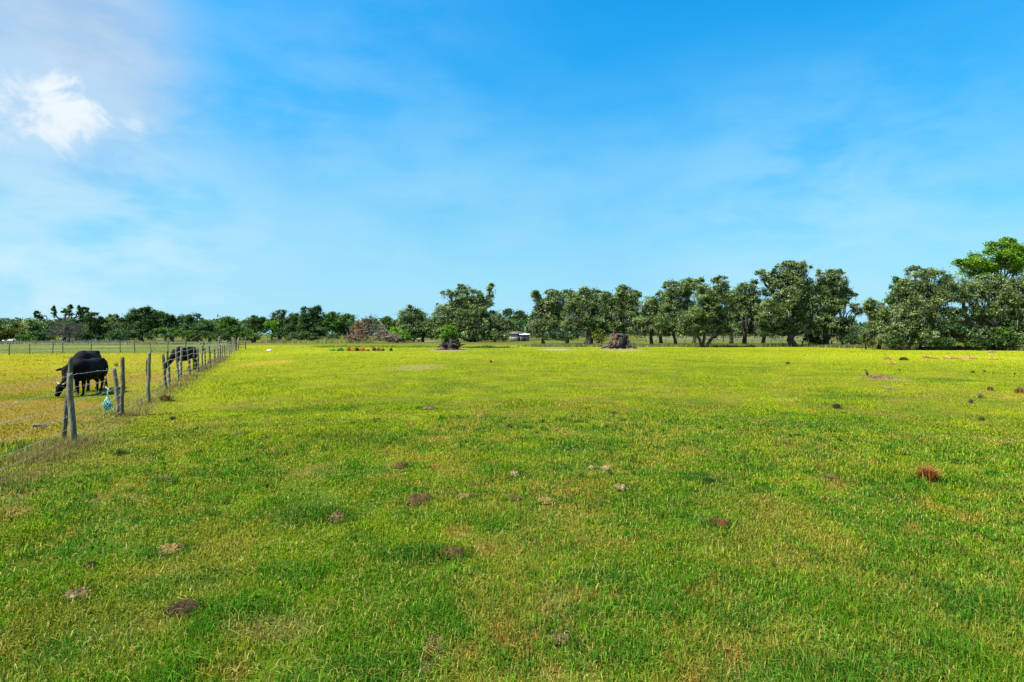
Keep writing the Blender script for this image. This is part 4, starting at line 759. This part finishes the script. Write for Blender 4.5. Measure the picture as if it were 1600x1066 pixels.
# ------------------------------------------------------------------ cows
def cow(label, x, y, heading, head=(1.22, .0, .30), headyaw=0., neckup=0.0, legs=None, tail=.1, seed=0, horns=True, scale=1., zoff=0):
    px, py = gp(x, y); root = empty('cow', (px, py, 0), label, 'cow', 'black cows grazing in the left paddock', heading); root.scale = (scale, scale*.9, scale)
    g = G()
    T_ = [(-.83, .98, .05, .06), (-.80, .98, .14, .16), (-.72, .97, .235, .25), (-.58, .95, .265, .29), (-.38, .92, .285, .33), (-.15, .875, .30, .355), (.08, .86, .31, .37), (.28, .87, .29, .365), (.45, .90, .275, .35), (.60, .93, .225, .30), (.72, .92, .16, .22), (.80, .90, .08, .10)]
    nn = 20; a = np.arange(nn)/nn*2*math.pi; V = []
    for (xx, zc, hw, hh) in T_:
        sx = np.sign(np.cos(a))*np.abs(np.cos(a))**.72; sz = np.sign(np.sin(a))*np.abs(np.sin(a))**.85; V.append(np.stack([np.full(nn, xx), sx*hw, zc+sz*hh*np.where(sz > 0, .93, 1)], 1))
    V = np.concatenate(V); n = len(T_); i = np.arange(n-1)[:, None]*nn; j = np.arange(nn)[None]; j2 = (j+1) % nn
    V = np.concatenate([V, [[T_[0][0]-.01, 0, T_[0][1]], [T_[-1][0]+.01, 0, T_[-1][1]]]])
    g.add(V, np.stack([i+j, i+j2, i+nn+j2, i+nn+j], -1).reshape(-1, 4), np.concatenate([np.stack([np.full(nn, n*nn), j2[0], j[0]], 1), np.stack([np.full(nn, n*nn+1), (n-1)*nn+j[0], (n-1)*nn+j2[0]], 1)]))
    # withers, hip bones, brisket
    blob_mesh(g, (.42, 0, 1.17), (.24, .10, .09), 1, 0, 1, 14, 10); blob_mesh(g, (.58, 0, .68), (.17, .12, .20), 1, 0, 1, 14, 10)
    for s in (-1, 1): blob_mesh(g, (-.50, s*.16, 1.16), (.14, .10, .07), 1, 0, 1, 12, 8); blob_mesh(g, (-.60, s*.17, .86), (.21, .12, .30), 1, 0, 1, 14, 10); blob_mesh(g, (.42, s*.19, .86), (.20, .11, .30), 1, 0, 1, 14, 10)
    hx, hy, hz = head; hd = np.array(head)
    P = np.array([(.50, 0, .98), (.72, hy*.15, .93), (.72+(hx-.72)*.45, hy*.45, .93+(hz+.14-.93)*.45), (hx-.05, hy*.9, hz+.14)]); tube(g, P, [.27, .225, .155, .115], 16)
    # head: poll at 'head' + up, muzzle forward/down
    cy_, sy_ = math.cos(headyaw), math.sin(headyaw); f = np.array([cy_*.34, sy_*.34, -.94]); f /= np.linalg.norm(f); pol = np.array([hx, hy, hz+.18])
    HL = min(.47, (pol[2]-.05)/abs(f[2])) if zoff == 0 else .47
    sidev = np.array([-sy_, cy_, 0]); up_ = np.cross(f, sidev)
    for (t0, rw, rh) in ((0, .105, .09), (.25, .115, .115), (.5, .088, .105), (.75, .068, .08), (.95, .075, .075), (1.03, .055, .05)):
        pass
    tube(g, [pol+f*HL*q for q in (-.05, .05, .25, .5, .75, .93, 1.0)], [.06, .105, .118, .10, .078, .08, .055], 14)
    for s in (-1, 1):                              # ears
        e0 = pol+f*.06+sidev*s*.09; tube(g, [e0, e0+sidev*s*.08+np.array([0, 0, -.01]), e0+sidev*s*.17+np.array([0, 0, -.04]), e0+sidev*s*.20+np.array([0, 0, -.055])], [.03, .045, .032, .01], 8)
    lg = legs or {'fl': (.0, .0), 'fr': (0, 0), 'hl': (0, 0), 'hr': (0, 0)}
    for nm, s in (('fl', 1), ('fr', -1)):
        dx, lift = lg[nm]; ys = s*.155
        tube(g, [(.44, s*.15, .92), (.46+dx*.2, ys, .66), (.49+dx*.5, ys, .56), (.49+dx*.72, ys, .38), (.48+dx*.85, ys, .30), (.47+dx*.97, ys, .14), (.48+dx, ys, .10), (.51+dx, ys, .05)], [.13, .105, .078, .058, .05, .037, .043, .05], 12)
    for nm, s in (('hl', 1), ('hr', -1)):
        dx, lift = lg[nm]; ys = s*.16
        tube(g, [(-.58, s*.13, .98), (-.54+dx*.1, ys, .78), (-.50+dx*.3, ys, .64), (-.62+dx*.5, ys, .50), (-.72+dx*.75, ys, .41), (-.70+dx*.85, ys, .28), (-.67+dx*.97, ys, .13), (-.65+dx, ys, .10), (-.62+dx, ys, .05)], [.17, .17, .125, .082, .056, .045, .040, .046, .05], 12)
    tube(g, [(-.74, 0, 1.10), (-.84, tail*.3, 1.05), (-.87, tail*.6, .85), (-.86, tail, .58), (-.85, tail, .42)], [.05, .035, .022, .018, .016], 8)
    raw = g.build('body', M_hide, root)
    md = raw.modifiers.new('r', 'REMESH'); md.mode = 'VOXEL'; md.voxel_size = .016; md.use_smooth_shade = True
    ms = raw.modifiers.new('s', 'SMOOTH'); ms.factor = .5; ms.iterations = 7
    dg = bpy.context.evaluated_depsgraph_get(); me = bpy.data.meshes.new_from_object(raw.evaluated_get(dg)); raw.modifiers.clear(); raw.data = me
    if not me.materials: me.materials.append(M_hide)
    # tail switch, hooves, horns, eyes
    g = G(); rr = np.random.default_rng(seed)
    for i in range(46): q = np.array([-.85, tail, .46])+rr.normal(size=3)*.012; tube(g, [q, q+np.array([rr.normal(0, .02), rr.normal(0, .02), -.12]), q+np.array([rr.normal(0, .045), rr.normal(0, .045), -.24-rr.random()*.06])], [.006, .005, .002], 4)
    g.build('tail_switch', noise_mat('switch_hair', [(.02, .015, .01), (.11, .085, .05)], 9, .8), root)
    for (dx, xb, s, sg) in ((lg['fl'][0], .52, 1, 0), (lg['fr'][0], .52, -1, 0), (lg['hl'][0], -.61, 1, 0), (lg['hr'][0], -.61, -1, 0)):
        g = G(); ys = s*(.155 if xb > 0 else .16)
        for q in (-1, 1): tube(g, [(xb+dx-.01, ys+q*.02, .075), (xb+dx, ys+q*.023, .035), (xb+dx+.015, ys+q*.025, -.01)], [.030, .036, .040], 8)
        g.build('hoof', M_hoof, root)
    for s in (-1, 1):
        if horns:
            g = G(); e0 = pol+sidev*s*.06-f*.01; tube(g, [e0, e0+sidev*s*.09-f*.02, e0+sidev*s*.17-f*.05+up_*.02, e0+sidev*s*.22-f*.11+up_*.03], [.024, .02, .014, .004], 8); g.build('horn', M_horn, root)
        g = G(); blob_mesh(g, pol+f*HL*.33+sidev*s*.098+up_*(-.035), (.018,)*3, 1, 0, 1, 10, 8); g.build('eye', M_hoof, root)
    return root
R = math.radians
cow('near black cow with a pale horn grazing head down behind the first fence posts', 139, 616.5, R(-82), legs={'fl': (.10, 0), 'fr': (-.12, 0), 'hl': (.24, 0), 'hr': (-.08, 0)}, seed=1, headyaw=-.5, head=(.98, -.32, .24), scale=.92)
cow('black cow mostly hidden behind the near grazing cow, only its dark back showing', 136, 609.5, R(-66), legs={'fl': (0, 0), 'fr': (.12, 0), 'hl': (.1, 0), 'hr': (-.1, 0)}, head=(.90, -.34, .60), seed=2, horns=False, zoff=1, scale=1.08)
cow('far black cow grazing beyond the leaning fence posts', 289, 579, R(-92), legs={'fl': (.1, 0), 'fr': (-.1, 0), 'hl': (-.08, 0), 'hr': (.1, 0)}, head=(1.0, -.30, .30), seed=3, horns=False, scale=1.0, headyaw=-.4)

# ------------------------------------------------------------------ droppings, tufts, mounds
DC = {'brown': (.085, .052, .022), 'tan': (.20, .135, .045), 'grey': (.125, .092, .042), 'dark': (.05, .031, .016), 'red': (.095, .038, .014), 'pale': (.30, .20, .13)}
def pat(x, y, w, hpx, cname, label, hz, seed):
    px, py = gp(x, y); d = py; k = d/F; rx = w*k*.58; ry = min(rx*1.0, max(rx*.45, hpx*d*d/(F*H)*.42)); r = np.random.default_rng(seed)
    g = G(); nu, nv = 44, 15; V = []; C = []; base = np.array(DC[cname])
    for i in range(nv):
        q = i/(nv-1)
        for j in range(nu):
            a = j/nu*2*math.pi; e = 1+.28*mnoise.noise(Vector((math.cos(a)*1.6, math.sin(a)*1.6, seed*.7)))+.10*mnoise.noise(Vector((math.cos(a)*5, math.sin(a)*5, seed)))
            X_, Y_ = math.cos(a)*q*rx*e, math.sin(a)*q*ry*e
            prof = (math.exp(-((q-.62)/.30)**2)*.75+.35*(1-q*q)) if cname != 'grey' else (1-q*q)**.6
            z = .7*hz*prof*(1-q**6)+hz*.45*mnoise.fractal(Vector((X_/rx*3.4, Y_/ry*3.4, seed)), 1, 2, 4)*(1-q**4)
            V.append((X_, Y_, z-.012*q**3)); v = .75+.6*mnoise.noise(Vector((X_/rx*4, Y_/ry*4, seed+5))); C.append(base*np.array([1, .98, .85])*max(.35, v))
    i = np.arange(nv-1)[:, None]*nu; j = np.arange(nu)[None]; j2 = (j+1) % nu
    g.add(V, np.stack([i+j, i+nu+j, i+nu+j2, i+j2], -1).reshape(-1, 4), None, C)
    for s in range(10):
        a = r.uniform(0, 6.28); q = r.uniform(.7, 1.25); c_ = (math.cos(a)*rx*q, math.sin(a)*ry*q, .006); rr_ = r.uniform(.06, .16)*rx
        blob_mesh(g, c_, (rr_, rr_*.8, rr_*.5), s+seed, .4, 2, 9, 6, col=base*r.uniform(.7, 1.3))
    hg = float(ground_h(np.array([px]), np.array([py]))[0])
    o = g.build('cow_pat', M_dung); o.location = (px, py, hg+.024); o.rotation_euler[2] = r.uniform(-.3, .3)
    return tag(o, label, 'cow pat', 'dry cow pats scattered over the near field')
for i, p in enumerate(PATS): pat(*p[:6], p[6], i+1)
def tuft(x, y, w, hpx, cols, label, n=400, name='grass_tuft', cat='grass tuft', lean=.5, group='rough tufts standing in the field', wide=1.):
    px, py = gp(x, y); k = py/F; r = np.random.default_rng(int(x*3+y)); hh = hpx*k; g = G()
    a = r.uniform(0, 6.28, n); q = np.abs(r.normal(0, .28, n))*w*k*.5; X_ = np.cos(a)*q; Y_ = np.sin(a)*q*.8; h = hh*r.uniform(.5, 1.15, n)
    C = np.array(cols)[r.integers(0, len(cols), n)]*r.normal(1, .25, n).clip(.4, 1.6)[:, None]
    l = np.abs(r.normal(.35, .3, n))*lean*2; P = np.stack([X_, Y_, np.zeros(n)], 1); S = np.stack([-np.sin(a), np.cos(a), 0*a], 1)*np.maximum(.0025, k*.42)*wide
    m = P+np.stack([np.cos(a)*l*h*.3, np.sin(a)*l*h*.3, h*.6], 1); t = P+np.stack([np.cos(a)*l*h, np.sin(a)*l*h, h*(1-.35*np.minimum(l, 1.4))], 1)
    V = np.stack([P-S, P+S, m+S*.8, m-S*.8, t], 1).reshape(-1, 3); b = np.arange(n)[:, None]*5; g.add(V, b+np.array([[0, 1, 2, 3]]), b+np.array([[3, 2, 4]]), np.repeat(C, 5, 0))
    o = g.build(name, M_dry, smooth=False); o.location = (px, py, float(ground_h(np.array([px]), np.array([py]))[0])); return tag(o, label, cat, group)
BR = [(.46, .16, .035), (.34, .12, .025), (.55, .27, .07), (.10, .05, .02)]; DK = [(.06, .08, .03), (.09, .09, .05), (.13, .11, .07)]; TN = [(.36, .24, .08), (.28, .19, .06), (.42, .30, .12)]; GN = [(.05, .10, .015), (.08, .13, .02), (.12, .10, .05)]
tuft(1450, 754, 44, 28, BR, 'reddish brown dead grass tuft standing alone in the right foreground', 900)
tuft(1308, 639, 24, 10, DK, 'small dark ragged tuft in the right middle field', 220)
tuft(259, 627, 34, 12, DK+TN, 'brown and green rough tuft at the foot of the fourth pair of fence posts', 420)
tuft(270, 656, 18, 6, DK, 'small dark tuft on the grass right of the hay net', 160); tuft(190, 711, 34, 9, GN, 'low dark green tuft right of the nearest fence post', 420)
tuft(1108, 754, 48, 10, GN, 'wide low dark green tuft in the right middle grass', 500); tuft(1517, 631, 9, 8, DK, 'tiny dark upright tuft in the right field', 90)
tuft(1532, 622, 14, 9, TN, 'tan tuft beside the tiny dark upright tuft', 120); tuft(1548, 611, 20, 9, TN, 'pale straw tuft behind the tan tuft', 140); tuft(1593, 615, 22, 12, BR+TN, 'orange-brown tuft at the right picture edge', 200)
tuft(767, 567, 6, 7, BR, 'tiny brown cone shaped tuft far out in the centre', 60); tuft(182, 573, 8, 9, [(.25, .30, .03), (.30, .28, .05)], 'small yellow-green weed in the paddock behind the second posts', 50)
tuft(1231, 569, 14, 4, DK, 'faint dark tuft far out in the right field', 80); tuft(1520, 583, 10, 4, DK, 'faint dark tuft behind the pale straw tuft', 60); tuft(1538, 582, 9, 5, TN, 'faint tan tuft next to the faint dark one on the right', 60); tuft(1586, 586, 8, 4, DK, 'small dark tuft near the right edge of the far field', 60)
# straw coloured mounds on the right
for i, (x, y, w, h, cn, lb) in enumerate([
 (1387, 562, 12, 5, 'tan', 'leftmost small tan straw mound at the right'), (1412, 563, 11, 5, 'olive', 'dark olive mound right of the leftmost straw mound'), (1447, 560, 11, 5, 'tan', 'small straw mound starting the long broken row at the right'),
 (1460, 561, 9, 3.5, 'tan', 'second low straw mound of the long broken row'), (1483, 561, 18, 6, 'tan', 'wide straw mound in the middle of the long broken row'), (1497, 561.5, 9, 3.5, 'tan', 'little straw mound right of the wide middle one'),
 (1515, 561, 24, 6, 'tan', 'widest straw mound ending the long broken row'), (1551, 562.5, 15, 4, 'tan', 'separate low straw mound near the right edge'), (1549, 551.5, 10, 4, 'pale', 'pale pinkish mound at the foot of the huge oak'),
 (1394, 569, 8, 3, 'tan', 'tiny tan mound in front of the dark olive mound')]):
    px, py = gp(x, y); k = py/F; r = np.random.default_rng(i); g = G(); n = 700
    c_ = np.array({'tan': (.62, .46, .15), 'olive': (.12, .11, .04), 'pale': (.6, .42, .3)}[cn])
    blob_mesh(g, (0, 0, -.02), (w*k*.5, w*k*.35, h*k*.72), i, .35, 2, 20, 12, col=c_*.8)
    u = r.normal(size=(n, 3)); u /= np.linalg.norm(u, axis=1, keepdims=True); u[:, 2] = np.abs(u[:, 2]); P = u*np.array([w*k*.52, w*k*.36, h*k*.78]); leaf_cards(g, P, .085, c_*r.normal(1, .25, n).clip(.5, 1.5)[:, None], r=r, flat=.2)
    o = g.build('straw_mound', M_dry, smooth=False); o.location = (px, py, 0); tag(o, lb, 'straw mound', 'straw mounds along the right of the field')
# coloured clumps in the field left of centre
for i, (x, w, h, cc, lb) in enumerate([
 (519, 9, 3, (.22, .36, .04), 'leaf clump, pale green, leftmost of the coloured row in the field'), (532, 11, 4, (.06, .20, .05), 'deep green leafy clump near the left end of the coloured row'), (545, 7, 5, (.42, .14, .03), 'rusty red clump right of the deep green one'),
 (551, 8, 4.5, (.60, .42, .05), 'golden yellow clump in the left part of the coloured row'), (558, 6, 4.5, (.06, .05, .02), 'blackish clump between two yellow clumps in the coloured row'), (567, 9, 5.5, (.52, .24, .05), 'wide orange clump in the middle of the coloured row'),
 (574, 7, 4, (.62, .45, .10), 'pale yellow clump right of the wide orange clump'), (585, 6, 5, (.10, .07, .03), 'dark brown clump in the right part of the coloured row'), (591, 8, 5, (.50, .30, .10), 'tan orange clump near the right end of the coloured row'), (598, 6, 4, (.30, .26, .06), 'olive brown clump ending the coloured row'),
 (611, 4, 3.5, (.06, .14, .03), 'tiny dark green clump beyond the end of the coloured row')]):
    y = 548.6; px, py = gp(x, y); k = py/F; r = np.random.default_rng(i+50); g = G(); n = 260; u = r.normal(size=(n, 3))*.42; u[:, 2] = np.abs(u[:, 2]); P = u*np.array([w*k*.5, w*k*.4, h*k])+np.array([0, 0, .03])
    leaf_cards(g, P, .09, np.array(cc)*r.normal(1, .35, n).clip(.3, 1.8)[:, None], r=r); o = g.build('leafy_clump', M_leaf, smooth=False); o.location = (px, py, 0); tag(o, lb, 'leafy clump', 'coloured leafy clumps in a row across the field')
# stalks and twigs
def stalk(x, y, xt, yt, label, n=5, name='dead_stalk'):
    px, py = gp(x, y); k = py/F; r = np.random.default_rng(int(x)); g = G(); h = (y-yt)*k; dx = (xt-x)*k
    for i in range(n):
        s = r.uniform(.5, 1); tube(g, [(r.normal(0, .02), r.normal(0, .02), -.02), (dx*.5*s+r.normal(0, .02), r.normal(0, .03), h*.5*s), (dx*s+r.normal(0, .04), r.normal(0, .05), h*s)], [.012, .009, .004], 4)
        for q in range(4): z = r.uniform(.3, 1)*h*s; a = r.uniform(0, 6.28); tube(g, [(dx*z/h, 0, z), (dx*z/h+math.cos(a)*.07, math.sin(a)*.07, z+.06)], [.006, .004], 3)
    o = g.build(name, M_rootd); o.location = (px, py, 0); tag(o, label, 'dead stalk')
stalk(1357, 590, 1350, 571, 'leaning dark dead stalks rising from twiggy litter in the right field'); stalk(1406, 583, 1405, 573, 'single short upright dead stalk in the right field', 2)
r = np.random.default_rng(77); o = brush(1372, 591, 46, 6, 60, 'flat reddish twig litter at the foot of the leaning dead stalks', noise_mat('red_twig', [(.16, .08, .04), (.34, .2, .1)], 5, .9), 'twig_litter')
def stick(x0, y0, x1, y1, rad, label, mat):
    a = gp(x0, y0); b_ = gp(x1, y1); v = np.array([b_[0]-a[0], b_[1]-a[1], 0]); g = G(); rr = np.random.default_rng(int(x0)); P = np.array([v*s+np.array([0, 0, rad*1.6])+rr.normal(size=3)*.015 for s in np.linspace(0, 1, 7)])
    tube(g, P, rad*np.array([.7, 1, 1, .95, .85, .7, .3]), 7, wob=.12); o = g.build('fallen_stick', mat); o.location = (a[0], a[1], 0); tag(o, label, 'stick')
stick(50, 669, 76, 667, .03, 'grey fallen stick in the paddock left of the nearest posts', M_post); stick(1378, 607, 1405, 611, .02, 'thin pale stick flat on the right field', M_pale); stick(108, 946, 139, 930, .016, 'dead grey stick lying on the long curved pat', M_post)
g = G(); blob_mesh(g, (0, 0, .05), (.30, .2, .13), 3, .3, 2, 14, 9); o = g.build('pale_stone', mat_plain('pale_stone', (.6, .6, .55))); x_, y_ = gp(421, 548.5); o.location = (x_, y_, 0); tag(o, 'pale flat stone lying in the grass right of the fence corner', 'stone')
